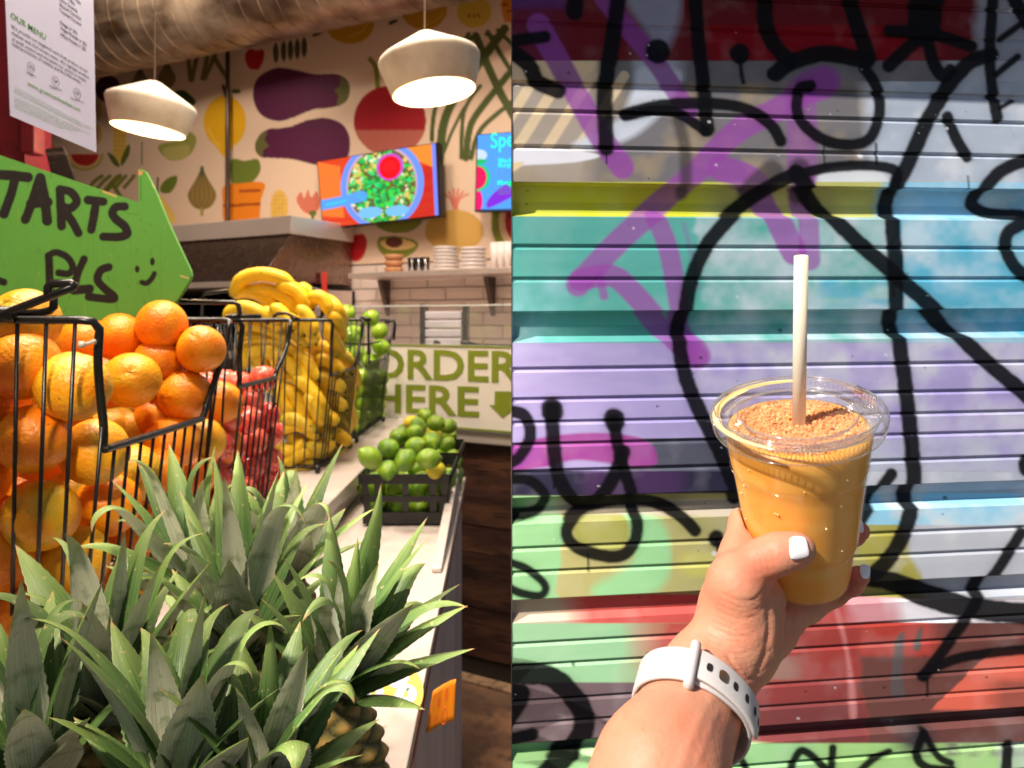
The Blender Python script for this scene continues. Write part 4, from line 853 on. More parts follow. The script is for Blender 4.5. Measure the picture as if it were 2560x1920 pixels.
limes = [(925,1144,30,'d','glossy lime at the left front corner on the rim'),(971,1120,27,'d','dark lime second from the left in the heap'),(1038,1117,27,'d','dark round lime in the middle of the front heap'),(1013,1151,29,'l','light green lime in the centre just over the rim'),
 (1072,1147,29,'l','big pale lime right of centre over the rim'),(971,1177,28,'l','bright lime at the front rim, left of centre'),(1090,1178,28,'y','yellow green lime lying on the front rim'),(995,1093,24,'l','lime behind the dark left ones'),(1036,1084,24,'l','pale lime on the second tier'),
 (1079,1104,25,'d','lime with its nipple pointing at the camera'),(1085,1086,22,'Y','yellow lime near the top of the heap'),(1124,1090,20,'l','lime at the right edge, second from the back'),(1118,1114,22,'l','pointed lime lying at the right crate corner'),(1116,1158,24,'Y','yellowish lime at the right front corner'),
 (1114,1138,22,'d','two-toned lime tucked at the right rim'),(1044,1064,22,'l','lime under the topmost one'),(1063,1040,21,'d','topmost lime with a pale stem end'),(1090,1058,23,'d','dark lime leaning against the topmost one'),(1028,1056,19,'Y','small yellow lime left of the topmost one'),
 (1122,1066,21,'l','pale lime at the right of the topmost two'),(1007,1077,18,'l','small lime at the back left edge'),(1050,1100,22,'l','lime between the dark middle ones'),(958,1148,22,'d','lime sunk behind the left corner one'),(1045,1172,26,'d','shaded lime inside the rim at the centre'),
 (917,1216,25,'d','lime seen through the left upper opening'),(971,1210,25,'l','lime behind the second opening of the crate'),(988,1232,24,'d','shaded lime by the middle band'),(1038,1212,26,'d','grey green lime in the third upper opening'),(1102,1215,22,'l','lime in the right upper opening'),
 (1104,1243,22,'d','lime just above the middle band at the right'),(926,1268,21,'y','yellow green lime in the left lower opening'),(955,1274,21,'d','dark lime in the left lower opening'),(988,1282,23,'y','lime in the second lower opening'),(1046,1280,23,'y','bright lime low in the third opening'),(1100,1276,21,'l','lime in the right lower opening'),(1040,1246,22,'d','dark lime behind the middle band')]
for (x,y,r,c,lb) in limes:
    R = .0295; Y = F*R/r; Y = max(Y, 2.02) if y > 1195 else Y
    put('lime', me_lm, {'d':M_lm,'l':M_lm,'y':M_lmy,'Y':M_lmy}[c], P(x,y,Y), R*(1.0 if y < 1195 else 1.05), lb, 'lime', 'limes heaped in the black crates')
for x in (-.37,-.31,-.25,-.19):
    for y in (2.05,2.12,2.2,2.36,2.43,2.50):
        for z in (-.50,-.45): put('lime', me_lm, M_lm, (x+random.uniform(-.006,.006),y+random.uniform(-.01,.01),z+random.uniform(-.006,.006)), .030, 'green lime buried inside the crates, glimpsed in the gaps', 'lime', 'limes buried inside the crates')
# bananas
def banana(pts, Ys, w, m, parent, k):
    c = spline([P(x,y,Y) for (x,y),Y in zip(pts, Ys)], 6); n = len(c)
    t = np.linspace(0,1,n); Rr = w*np.clip(np.minimum(1, .42+2.6*np.minimum(t,1-t)), .2, 1); Rr[0] = w*.24; Rr[-1] = w*.26; Rr[-2] = w*.62; Rr[1] = min(Rr[1], w*.6)
    b = MB(); vs=[]; fs=[]; up=None; nn_=10; C=[Vector(p) for p in c]
    for i,p in enumerate(C):
        tt = (C[min(i+1,n-1)]-C[max(i-1,0)]).normalized()
        if up is None: up = tt.orthogonal().normalized()
        up = (up-tt*up.dot(tt)).normalized(); bb = tt.cross(up)
        for j in range(nn_):
            a = 2*math.pi*j/nn_; q = 1+.05*math.cos(5*a+k)+.03*abs(math.sin(2.5*a+k)); vs.append(p+(up*math.cos(a)+bb*math.sin(a))*Rr[i]*q)
    for i in range(n-1):
        for j in range(nn_): fs.append((i*nn_+j,i*nn_+(j+1)%nn_,(i+1)*nn_+(j+1)%nn_,(i+1)*nn_+j))
    fs += [tuple(range(nn_-1,-1,-1)), tuple((n-1)*nn_+j for j in range(nn_))]; b.add(vs, fs); o = b.make('banana', m, parent, True)
    base_ = lin((252,206,34) if m is M_bn else (236,200,44))*random.uniform(.86,1.08); cc_ = []
    for i in range(n):
        t_ = i/(n-1); en = max(0, 1-min(t_, 1-t_)/.2)**1.5
        for j in range(nn_):
            rg = .5+.5*math.cos(5*2*math.pi*j/nn_+k); cl = base_*(1-.10*rg); cl = cl*(1-en*.75)+lin((150,158,44))*en*.75
            if t_ < .04 or t_ > .97: cl = lin((92,66,32))
            cc_.append(cl)
    set_col(o.data, np.array(cc_))
    tip = MB().tube([C[-1]-(C[-1]-C[-2]).normalized()*.002, C[-1]+(C[-1]-C[-2]).normalized()*.006], [w*.3,w*.22], 6); tip.make('tip', M_stem, o, True)
    return o
BN = [('bunch of ripe bananas crowning the heap above the wire handle', 'b', [((578,742),(604,700),(652,686),(705,696),(736,716)),((581,742),(612,728),(645,734),(670,752),(688,782)),((620,722),(662,724),(705,738),(730,758),(742,784)),((690,716),(722,718),(748,735),(768,774)),((738,718),(762,726),(776,748),(782,772))], 2.28, .0215),
 ('bunch of bananas drooping over the right side of the heap', 'b', [((770,744),(800,742),(815,758),(826,786)),((800,746),(828,756),(848,782),(862,818)),((818,776),(842,800),(852,830),(850,862)),((812,800),(830,840),(846,868),(852,884))], 2.26, .0205),
 ('left hand bunch of bananas behind the apple basket handle', 'b', [((563,806),(578,780),(610,768),(650,782),(668,806)),((610,776),(650,782),(690,812),(700,830)),((650,775),(680,790),(702,812)),((675,765),(700,780),(722,808),(730,826))], 2.2, .020),
 ('bananas in the gap under the wire handle', 'g', [((740,768),(764,784),(780,812),(786,836)),((706,790),(738,806),(760,838)),((752,800),(780,830),(790,860))], 2.2, .019),
 ('greenish bananas sweeping across behind the upper wires', 'g', [((590,822),(630,812),(680,826),(720,858)),((588,850),(636,842),(690,850),(735,874)),((650,806),(700,812),(740,836),(772,868)),((590,885),(628,866),(680,862),(720,876))], 2.235, .0195),
 ('long bananas curving from the apples to the middle wires', 'b', [((600,924),(624,888),(664,872),(712,888)),((690,868),(732,880),(766,908),(798,952)),((682,888),(722,900),(752,930),(776,986)),((640,880),(700,890),(740,930),(756,970))], 2.225, .020),
 ('bananas fanned over the low scoop of the basket', 'b', [((778,838),(802,868),(820,898),(834,930)),((836,880),(866,896),(884,926),(896,972)),((848,915),(866,944),(876,972),(880,1008)),((800,880),(826,910),(846,950),(850,985)),((820,905),(846,930),(862,975),(868,1010))], 2.36, .0195),
 ('bananas hanging upright in the middle of the basket', 'b', [((690,950),(702,985),(712,1012),(734,1034)),((722,985),(748,1010),(760,1040),(758,1066)),((762,985),(782,1010),(796,1040),(800,1062)),((730,940),(768,965),(800,1010),(812,1040)),((700,960),(735,990),(752,1015),(760,1050))], 2.215, .0195),
 ('bananas behind the far side wires of the basket', 'g', [((812,960),(836,990),(848,1016),(852,1044)),((790,955),(818,985),(834,1030),(838,1050)),((845,1000),(860,1030),(868,1060),(870,1085)),((860,990),(874,1020),(880,1050),(882,1070))], 2.36, .0195),
 ('greenish yellow bananas lying in the lower middle', 'g', [((700,1082),(734,1062),(768,1070),(792,1100)),((790,1054),(824,1040),(850,1054),(868,1080)),((700,1050),(730,1045),(765,1060),(790,1080)),((800,1088),(836,1084),(858,1100),(870,1122))], 2.22, .0195),
 ('lowest bananas lying on the basket floor', 'g', [((700,1118),(724,1128),(748,1118),(764,1100)),((694,1146),(722,1166),(756,1166),(786,1150)),((762,1118),(794,1118),(818,1136),(832,1152)),((700,1165),(730,1150),(765,1130),(800,1140)),((796,1146),(820,1132),(850,1130),(866,1140))], 2.22, .0195)]
for (lb, c, L_, Y0, w) in BN:
    r0 = empty('banana_bunch', P(L_[0][0][0], L_[0][0][1], Y0), lb, 'bananas', 'banana bunches in the wire basket')
    for k, q in enumerate(L_):
        ys = []
        for (x, y) in q:
            z = (HZ-y)/F*Y0; Y = Y0+.012*math.sin(k*2.1)
            if y > 930: Y = max(Y, 2.155+w+.006, (fxz(z)-w-.004)*F/(x-CX))
            else: Y = max(Y+ (k % 3)*.012, (fxz(min(0,z))-w-.004)*F/(x-CX) if y > 805 else Y)
            ys.append(Y)
        mm = M_bn if (c == 'b' or k % 3 == 0) else M_bng
        banana(q, ys, w, mm, r0, k)
for k in range(44):
    x0_ = random.uniform(640,840) if k > 17 else random.uniform(700,850); y0_ = random.uniform(835,980) if k > 17 else random.uniform(900,1140); Y = random.uniform(2.3,2.42)
    if k % 9 == 0 and k < 27: r0 = empty('banana_bunch', P(x0_,y0_,Y), ['banana bunch buried deep behind the upper wires','banana bunch buried deep behind the middle wires','banana bunch buried deep behind the lowest wires'][k//9], 'bananas', 'banana bunches in the wire basket')
    banana([(x0_-40,y0_-20),(x0_,y0_-4),(x0_+30,y0_+22)], [Y,Y,Y], .02, M_bng if k % 2 else M_bn, r0, k)
# ------------------------------------------------------------------ pineapples
def leaf_mat():
    m = bpy.data.materials.new('pineapple_leaf'); m.use_nodes = True; N = m.node_tree.nodes; L = m.node_tree.links; b = N['Principled BSDF']
    b.inputs['Roughness'].default_value = .42; b.inputs['Specular IOR Level'].default_value = .4
    at = N.new('ShaderNodeAttribute'); at.attribute_name = 'Col'; se = N.new('ShaderNodeSeparateColor'); L.new(at.outputs['Color'], se.inputs[0])
    oi = N.new('ShaderNodeObjectInfo'); ge = N.new('ShaderNodeNewGeometry'); tc = N.new('ShaderNodeTexCoord')
    cb = N.new('ShaderNodeCombineXYZ'); m1 = N.new('ShaderNodeMath'); m1.operation = 'MULTIPLY'; m1.inputs[1].default_value = 34; L.new(se.outputs[1], m1.inputs[0]); L.new(m1.outputs[0], cb.inputs[0])
    m2 = N.new('ShaderNodeMath'); m2.operation = 'MULTIPLY'; m2.inputs[1].default_value = 1.6; L.new(se.outputs[0], m2.inputs[0]); L.new(m2.outputs[0], cb.inputs[1]); 
    m3 = N.new('ShaderNodeMath'); m3.operation = 'MULTIPLY'; m3.inputs[1].default_value = 50; L.new(oi.outputs['Random'], m3.inputs[0]); L.new(m3.outputs[0], cb.inputs[2])
    st = N.new('ShaderNodeTexNoise'); st.inputs['Scale'].default_value = 1; st.inputs['Detail'].default_value = 3; L.new(cb.outputs[0], st.inputs[0])
    def mixc(f, a, c):
        x = N.new('ShaderNodeMix'); x.data_type = 'RGBA'
        if isinstance(f, (int,float)): x.inputs[0].default_value = f
        else: L.new(f, x.inputs[0])
        for s, v in ((6,a),(7,c)):
            if isinstance(v, tuple): x.inputs[s].default_value = (*lin(v),1)
            else: L.new(v, x.inputs[s])
        return x.outputs[2]
    def rng_(src, a, c, d=0, e=1):
        r = N.new('ShaderNodeMapRange'); r.inputs[1].default_value = a; r.inputs[2].default_value = c; r.inputs[3].default_value = d; r.inputs[4].default_value = e; L.new(src, r.inputs[0]); return r.outputs[0]
    green = mixc(rng_(st.outputs[0], .35, .65), (56,86,42), (96,126,66))
    green = mixc(rng_(se.outputs[0], .55, 1.0, 0, .75), green, (150,170,92))
    green = mixc(rng_(oi.outputs['Random'], .5, 1, 0, .5), green, (74,98,66))
    under = mixc(rng_(st.outputs[0], .35, .7), (170,176,150), (208,208,188))
    nz = N.new('ShaderNodeTexNoise'); nz.inputs['Scale'].default_value = 7; nz.inputs['Detail'].default_value = 4; L.new(tc.outputs['Object'], nz.inputs[0])
    under = mixc(rng_(nz.outputs[0], .52, .68), under, (106,122,84))
    under = mixc(rng_(se.outputs[0], .72, 1, 0, .8), under, (164,182,100))
    topb = mixc(rng_(nz.outputs[0], .6, .75, 0, .45), green, (150,158,126))
    c = mixc(ge.outputs['Backfacing'], topb, under)
    c = mixc(rng_(se.outputs[0], .94, .985), c, (184,146,98))
    n3 = N.new('ShaderNodeTexNoise'); n3.inputs['Scale'].default_value = 26; L.new(tc.outputs['Object'], n3.inputs[0]); c = mixc(rng_(n3.outputs[0], .66, .72, 0, .7), c, (176,160,118))
    L.new(c, b.inputs['Base Color'])
    bp = N.new('ShaderNodeBump'); bp.inputs['Strength'].default_value = .5; bp.inputs['Distance'].default_value = .0012; L.new(st.outputs[0], bp.inputs['Height']); L.new(bp.outputs[0], b.inputs['Normal'])
    tl = N.new('ShaderNodeBsdfTranslucent'); L.new(c, tl.inputs[0]); ms = N.new('ShaderNodeMixShader'); ms.inputs[0].default_value = .12
    out = N['Material Output']; L.new(b.outputs[0], ms.inputs[1]); L.new(tl.outputs[0], ms.inputs[2]); L.new(ms.outputs[0], out.inputs[0]); return m
M_leaf = leaf_mat()
def leaf_mesh(Lh, w, bend, curl, twist, cup, seed):
    r = np.random.RandomState(seed); n = 36; mC = 7; V = np.zeros((n, mC, 3)); C = np.zeros((n, mC, 3)); p = np.array([0.,0.,0.]); ang = 0; ds = Lh/(n-1)
    for i in range(n):
        t = i/(n-1); ang = bend*t + curl*max(0, t-.72)**1.3*6
        d = np.array([math.sin(ang), 0, math.cos(ang)]); 
        if i: p = p+d*ds
        nr = np.array([math.cos(ang), 0, -math.sin(ang)]); tw = twist*t; side = np.array([0,1,0])*math.cos(tw)+nr*math.sin(tw); nn = nr*math.cos(tw)-np.array([0,1,0])*math.sin(tw)
        wt = w*(min(1, .86+1.0*t))*(1-(max(0,t-.38)/.62)**1.35)**.95 if t < 1 else 0
        for j in range(mC):
            u = j/(mC-1)*2-1; V[i,j] = p+side*u*wt/2*(1+(.05 if i % 2 else -.02)*(abs(u) > .9))-nn*(1-u*u)*wt*cup*(-1)*-1+nn*.0012*r.normal()*(.5); C[i,j] = (t, j/(mC-1), 0)
    me = grid_mesh(V, C, 'leaf'); me.polygons.foreach_set('use_smooth', [True]*len(me.polygons)); me.materials.append(M_leaf); return me
LF = []
for k in range(26):
    LF.append(leaf_mesh(random.uniform(.9,1.1), random.uniform(.19,.27), random.uniform(.05,.65), random.choice([0,0,0,0,.5,1.0,1.9]), random.uniform(-.5,.5), random.uniform(.12,.34), k))
def pine_f():
    nu, nv = 96, 64; b = []; cols = []; V = np.zeros((nv, nu+1, 3)); C = np.zeros((nv, nu+1, 3))
    for i in range(nv):
        t = i/(nv-1); th_ = math.pi*(.06+.88*t); z = -t; rr = (math.sin(th_)**.55)
        for j in range(nu+1):
            a = 2*math.pi*j/nu; A = a/(2*math.pi)*13; B_ = t*8.5
            g1, g2 = (A*.5+B_), (A*.5-B_); f1, f2 = abs((g1 % 1)-.5)*2, abs((g2 % 1)-.5)*2; h = 1-max(f1, f2)**3; pk = max(0, 1-math.hypot(f1, f2)*1.3)
            r_ = rr*(1+.10*h-.10+.07*pk); V[i,j] = (r_*math.cos(a), r_*math.sin(a), z); base = lin((132,124,58))*h+lin((44,34,20))*(1-h); C[i,j] = base*(1-pk*.6)+lin((214,150,86))*pk*.6
    me = grid_mesh(V, C, 'fruit_body'); me.polygons.foreach_set('use_smooth', [True]*len(me.polygons)); return me
me_pine = pine_f(); me_pine.materials.append(mat('pineapple_skin', attr=True, rough=.5, bump=(60,.5,.004)))
PN = [('F',505,1490,.92,-12,4,'pineapple whose tall dark crown rises in front of the oranges',15,1.0,.155), ('J',715,1450,.96,8,2,'pineapple at the back beside the white counter step',13,1.0,.135), ('B',600,1650,.79,0,-2,'pineapple with big grey leaves in the middle of the group',18,1.1,.155),
      ('C',830,1730,.76,20,5,'pineapple with leaves arching over the right counter edge',22,1.0,.145), ('A',275,1790,.69,-6,0,'pineapple with grey upright leaves in front of the orange basket',17,1.1,.145),
      ('D',440,1985,.57,-4,-6,'nearest pineapple with bright green sword leaves',16,1.0,.125), ('E',90,1965,.58,-12,0,'pineapple at the lower left corner with drooping leaves',15,1.0,.13), ('G',650,1995,.585,12,-4,'pineapple at the bottom with short spreading leaves',16,1.0,.105)]
for (kk, x, y, Y, lean, fore, lb, nl, ws, LL) in PN:
    c = P(x, y, Y); rt = empty('pineapple', (c.x, c.y, ZL), lb, 'pineapple', 'pineapples standing on the lower counter')
    hb = c.z-ZL; bd = bpy.data.objects.new('fruit_body', me_pine); COL.objects.link(bd); bd.parent = rt; bd.location = (0,0,hb); bd.scale = (.056,.056,hb); bd.rotation_euler = (0,0,random.uniform(0,6))
    cr = bpy.data.objects.new('crown', MB().lathe([(0,.03),(.012,.02),(.016,0),(.02,-.02)], Matrix(), 10).mesh('crown')); cr.data.materials.append(M_leaf); COL.objects.link(cr); cr.parent = rt; cr.location = (0,0,hb-.004)
    cr.rotation_euler = (math.radians(fore), math.radians(lean), 0)
    nl = int(nl*1.3)
    for k in range(nl):
        f = k/(nl-1); a = k*2.39996+random.uniform(-.3,.3); tilt = .05+.86*f**1.1+random.uniform(-.08,.08)
        Lh = LL*1.22*(1.0-.36*abs(f-.35)-.22*f)*random.uniform(.85,1.18); s = Lh
        lf = bpy.data.objects.new('leaf', random.choice(LF)); COL.objects.link(lf); lf.parent = cr
        wsc = ws*.118/max(Lh,.07)*random.uniform(.85,1.15)*(1.05 if f > .2 else .8)
        lf.scale = (s, s*wsc*1.22, s)
        lf.rotation_euler = (Matrix.Rotation(a, 4, 'Z') @ Matrix.Rotation(tilt, 4, 'Y')).to_euler()
        rr = .006+.012*f; lf.location = (rr*math.cos(a), rr*math.sin(a), .018*(1-f)+.004)
# hang tag disc and orange card
tg = empty('fruit_tag', P(965,1735,.95), 'round yellow pineapple care tag with numbered pictures lying on the counter', 'tag')
cz = ZL+.012; tcx, tcy = -.150, .985
tcx = (948-CX)/F*1.12; tcy = 1.12; TC = P(975,1738,1.075); TR = .047
Mt = Matrix.Translation(TC) @ Euler((math.radians(38),math.radians(6),math.radians(-10))).to_matrix().to_4x4()
MB().lathe([(0,-.0008),(TR,-.0008),(TR,.0004),(0,.0004)], Mt, 40).make('card', M_gold, tg)
for (u,v,r_) in ((.022,.004,.0155),(-.002,-.026,.0155),(-.024,-.004,.0155),(.004,.026,.0155)):
    MB().lathe([(0,.0010),(r_,.0010)], Mt @ Matrix.Translation((u,v,0)), 24).make('white_disc', M_paper, tg)
    MB().lathe([(0,.0014),(.0034,.0014)], Mt @ Matrix.Translation((u,v+.001,0)) @ Matrix.Diagonal((1,1.4,1,1)), 12).make('printed_fruit', mat('print_lime',(170,180,60),.5) if 'print_lime' not in bpy.data.materials else bpy.data.materials['print_lime'], tg)
    for a in (-.6,0,.6): MB().tube([Mt @ Vector((u,v+.005,.0015)), Mt @ Vector((u+.004*math.sin(a),v+.011,.0015))], .0006, 4).make('printed_leaf', M_gink, tg)
for t_, u, v in (('1.',.024,-.0075),('2.',.001,-.0385)): text_on('numeral', t_, M_blueink, tg, Mt @ Vector((u+.004,v+.002,.0016)), Mt @ Vector((u-.001,v+.004,.0016)), (Mt.to_3x3() @ Vector((-.002,-.006,0))))
oc = empty('orange_card', P(1110,1760,1.12), 'curled orange price card clipped to the side of the counter', 'card')
q4 = [(1064,1832),(1136,1797),(1141,1694),(1082,1728)]; nx = 14; ny = 8; Vg2 = np.zeros((ny, nx, 3))
for j in range(ny):
    for i in range(nx):
        u = i/(nx-1); v = j/(ny-1); a = P(*[lerp(q4[0][k],q4[1][k],u) for k in (0,1)],1.10); b_ = P(*[lerp(q4[3][k],q4[2][k],u) for k in (0,1)],1.10); p = a.lerp(b_, v); p.y += .005*math.sin(u*3.0)-.004*u+.0005*math.sin(u*19)*v
        Vg2[j,i] = p
me = grid_mesh(Vg2, None, 'card'); o = obj('card', me, M_orangetag, oc, True); sm_ = o.modifiers.new('t','SOLIDIFY'); sm_.thickness = .0018
for (u,v,w_,h_) in ((.62,.72,.05,.16),(.35,.62,.03,.12),(.62,.2,.10,.22),(.32,.22,.05,.10)):
    pts = []
    for k in range(16):
        a = 2*math.pi*k/16; uu = u+w_*math.cos(a); v2 = v+h_*math.sin(a); ix = min(nx-1.001,uu*(nx-1)); jy = min(ny-1.001,max(0,v2*(ny-1))); i0, j0 = int(ix), int(jy); p = Vg2[j0,i0]*(1-(ix-i0))*(1-(jy-j0))+Vg2[j0,i0+1]*(ix-i0)*(1-(jy-j0))+Vg2[j0+1,i0]*(1-(ix-i0))*(jy-j0)+Vg2[j0+1,i0+1]*(ix-i0)*(jy-j0); pts.append(Vector(p)+Vector((0,-.002,0)))
    MB().tube(pts, .0007, 4, closed=True).make('faded_digit', M_tagprint, oc)

# ------------------------------------------------------------------ roll shutter with spray paint
SP0 = Vector((0,.8,0)); SU = Vector((.586,.0697,0)).normalized(); SN = Vector((SU.y,-SU.x,0))
def yz(y): return (HZ-y)/F*.8
minor = [(-190,5),(-110,5),(-32,4),(50,2.5),(203,6),(273,4),(363,4),(613,4),(695,4),(921,4),(997,4),(1055,3.5),(1110,3.5),(1178,4),(1370,3.5),(1430,3.5),(1609,3.5),(1664,3.5),(1753,3),(1810,3),(1960,4),(2030,4),(2100,4)]
major = [(-270,-235,-200),(455,498,541),(779,816,857),(1246,1278,1312),(1501,1517,1558),(1861,1876,1906)]
prof = []   # (y, depth)
ev = [(y,'m',w) for y, w in minor]+[(a,'M',(a,b_,c_)) for a, b_, c_ in major]; ev.sort(key=lambda e: e[0]); ev = [e for e in ev if e[0] > -200]
slats = []; cur = -186.0
def seg(y0, y1, d0, d1, st=2.3):
    n = max(1, int(round((y1-y0)/st))); return [(y0+(y1-y0)*i/n, d0+(d1-d0)*i/n) for i in range(n)]
for y, k, w in ev:
    rows = seg(cur, y-w*.5-1.2 if k == 'm' else y, 0, 0)
    if k == 'm': a = y-w*.5; rows += seg(a-1.2, a+2.2, 0, .0028*w/4, .8)+seg(a+2.2, y+w*.6, .0028*w/4, .0031*w/4, 1.2)+seg(y+w*.6, y+w*.6+9, .0031*w/4, 0, 1.5); cur = y+w*.6+9
    else: rows += seg(w[0], w[0]+3, 0, .012, 1)+seg(w[0]+3, w[1], .012, .017, 2)+seg(w[1], w[2]-14, .017, .014, 2)+seg(w[2]-14, w[2], .014, 0, 1.6); cur = w[2]
    rows.append((cur, 0)); slats.append(rows)
sA = np.arange(0, .74, .00185)
DOTS = [(rng.uniform(1285,2550), rng.uniform(10,1910), 0, rng.exponential(1.1)+.7, (218,218,224) if rng.rand() < .45 else (34,34,38)) for k in range(150)]
DRIPS = [(x, y, rng.uniform(25,70), rng.uniform(4,7), None) for x, y in ((1470,1386),(1384,1150),(2232,700),(1716,780),(2190,360),(1515,365),(2270,1100),(2420,440),(2318,1690),(1440,1840),(2060,355))]
def shutter_paint(X, Y):
    p = Paint(X, Y, (120,118,124)); N1 = vnoise(X/70, Y/70, 21)-.5; N2 = vnoise(X/28, Y/22, 22)-.5; N3 = vnoise(X/160, Y/50, 23)-.5
    S = lambda e, w=8: np.clip((X-e+N1*60)/w+.5, 0, 1)          # right of e
    inb = lambda a, b_, w=2: np.clip((Y-a)/w+.5,0,1)*np.clip((b_-Y)/w+.5,0,1)
    # top: red, painted darker to deepen the shade under the housing
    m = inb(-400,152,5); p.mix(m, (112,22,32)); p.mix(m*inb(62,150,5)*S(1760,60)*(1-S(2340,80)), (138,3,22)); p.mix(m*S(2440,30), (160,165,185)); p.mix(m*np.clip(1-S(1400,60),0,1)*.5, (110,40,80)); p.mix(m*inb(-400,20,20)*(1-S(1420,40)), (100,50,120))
    p.poly([(1560,-20),(1690,-20),(1700,40),(1670,120),(1645,130),(1620,90)], (160,166,196), a=.85, soft=26)
    m = inb(152,204); p.mix(m*(1-S(1500,20)), (250,222,182)); p.mix(m*S(1600,40)*(1-S(1700,40))*.8, (200,206,226)); p.mix(m*S(2360,40), (190,196,214))
    m = inb(204,455); p.mix(m*(1-S(1480,60))*.5, (215,196,176)); p.mix(m*S(2170,50), (176,188,208)); p.mix(m*S(2170,60)*np.clip(N1*2+N2*.6,0,1), (214,220,232)); p.mix(m*np.clip(N1*2.2,0,1)*(1-S(2170,30)), (160,138,100))
    for x in (1280,1345,1420,1500): p.stroke([(x+60,190),(x+10,270),(x-60,380)], 26, (236,212,176), 4, .85)
    p.poly([(1270,374),(1400,372),(1500,388),(1440,405),(1330,412),(1270,412)], (236,236,248), soft=6); p.poly([(1270,412),(1310,405),(1290,425),(1270,430)], (236,214,170), soft=5)
    p.poly([(1600,170),(1700,180),(1680,250),(1600,330),(1500,372),(1430,362),(1540,300),(1580,230)], (214,222,240), a=.9, soft=18); p.poly([(2040,440),(2100,418),(2190,425),(2230,460),(2220,490),(2060,470)], (222,226,236), soft=8)
    # yellow
    m = inb(455,541); p.mix(m, (196,198,58)); p.mix(m*S(1760,80)*.7, (190,190,130)); p.mix(m*S(2210,30), (150,206,240)); p.mix(m*S(2210,30)*np.clip(N1*2+N2*.6,0,1), (200,224,240))
    # teal
    m = inb(541,857); p.mix(m, (92,174,168)); p.mix(m*S(1740,14)*np.clip(.62+N1*1.4+N2*.5,0,1), (182,202,214)); p.mix(m*S(2245,10)*(1-.0), (96,180,212)); p.mix(m*S(2260,14)*np.clip(.5+N1*2.6+N2*.3,0,1), (176,206,226)); p.mix(m*S(2050,30)*np.clip(N3*4,0,1)*inb(700,790,20), (84,170,204)); p.mix(m*(1-S(1420,60))*inb(700,860,14)*np.clip(.5+N1*1.6+N2*.4,0,1)*.8, (150,200,216))
    # lavender
    m = inb(857,1246); p.mix(m, (164,154,208)); p.mix(m*S(1740,12)*np.clip(.5+N1*2.2+N2*.5,0,1), (194,194,214)); p.mix(m*np.clip(N3*3,0,1)*.5, (186,178,220))
    m = inb(1096,1180,3); p.mix(m*S(1560,60)*(1-S(2150,10)), (84,86,104)); p.mix(m*S(2150,20)*np.clip(.65+N1*1.2+N2*.4,0,1), (176,182,204)); p.poly([(1270,1120),(1380,1090),(1500,1082),(1600,1095),(1640,1130),(1620,1170),(1450,1150),(1360,1168),(1270,1175)], (150,62,148), soft=8)
    m = inb(1178,1246); p.mix(m, (44,42,66)); p.mix(m*S(1460,40)*(1-S(1700,60))*.7, (74,48,92)); p.mix(m*S(2150,10), (176,184,202)); p.mix(m*S(2150,10)*np.clip(N1*2+N2*.6,0,1), (206,208,222))
    # green/olive
    m = inb(1240,1500,5); p.mix(m, (168,164,112)); p.mix(m*(1-S(1402,14)), (140,192,142)); p.poly([(1560,1290),(1650,1300),(1680,1400),(1640,1480),(1520,1500),(1480,1470),(1580,1400)], (140,200,150), a=.9, soft=26); p.poly([(1440,1300),(1560,1290),(1560,1370),(1460,1370)], (150,152,84), soft=10)
    p.mix(m*S(1700,60)*(1-S(1850,60))*inb(1380,1440,20)*.8, (186,184,96)); p.mix(m*S(2150,20), (170,164,84)); m2 = m*np.clip((X-2250-(1310-Y)*-.3+N1*40)/14+.5,0,1); p.mix(m2, (190,194,206)); p.mix(inb(1240,1312,3)*S(2150,14), (150,210,242)); p.mix(inb(1262,1312,3)*S(2260,30)*np.clip(.5+N1*1.6+N2*.4,0,1), (214,232,244)); p.mix(m*(1-S(1900,10))*inb(1255,1292,6)*S(1330,20)*.6, (190,176,176))
    p.mix(m*S(2230,20)*np.clip(N1*3,0,1)*.6, (214,214,220))
    # beige / red
    m = inb(1500,1562,3); p.mix(m, (188,176,160)); p.mix(m*S(1440,90)*.95, (196,76,74)); p.mix(m*S(2120,40), (216,150,160)); p.mix(m*S(2230,60), (236,232,242))
    m = inb(1558,1862,3); p.mix(m, (144,190,152)); p.mix(m*S(1610,120), (176,82,76)); p.mix(m*S(1880,40)*(1-S(2150,20)), (164,66,62)); p.mix(m*S(1900,30)*(1-S(2000,80))*inb(1640,1700,10)*.6, (166,150,142)); p.mix(m*S(2150,16), (112,70,66)); p.mix(m*S(2150,16)*inb(1550,1640,14)*(1-S(2340,30)), (178,66,58)); p.mix(m*S(2420,30)*inb(1545,1640,10), (110,66,62))
    d = (X-2330)*.52+(Y-1775); p.mix(m*np.clip((X-2330-(1770-Y)*1.1+N1*30)/5+.5,0,1)*np.clip((Y-1620)/6,0,1)*inb(1500,1775,8), (228,108,88)); p.mix(m*np.clip((X-2450)/60,0,1)*inb(1700,1800,20)*.6, (90,70,66))
    m = inb(1706,1862,4); p.mix(m*(1-S(2100,30))*(1-.0), (108,92,100)); p.mix(m*S(1850,30)*(1-S(2150,16)), (146,66,66)); p.mix(m*S(1850,30)*inb(1760,1862,20)*(1-S(2150,16))*.6, (112,66,68))
    p.poly([(2085,1525),(2100,1530),(2120,1620),(2140,1740),(2140,1800),(2125,1800),(2115,1640)], (214,140,140), a=.7, soft=10); p.poly([(2230,1680),(2240,1600),(2262,1585),(2256,1680),(2262,1740),(2230,1740)], (92,86,88), a=.9, soft=5); p.poly([(2290,1590),(2305,1565),(2302,1620),(2284,1625)], (100,86,84), soft=5)
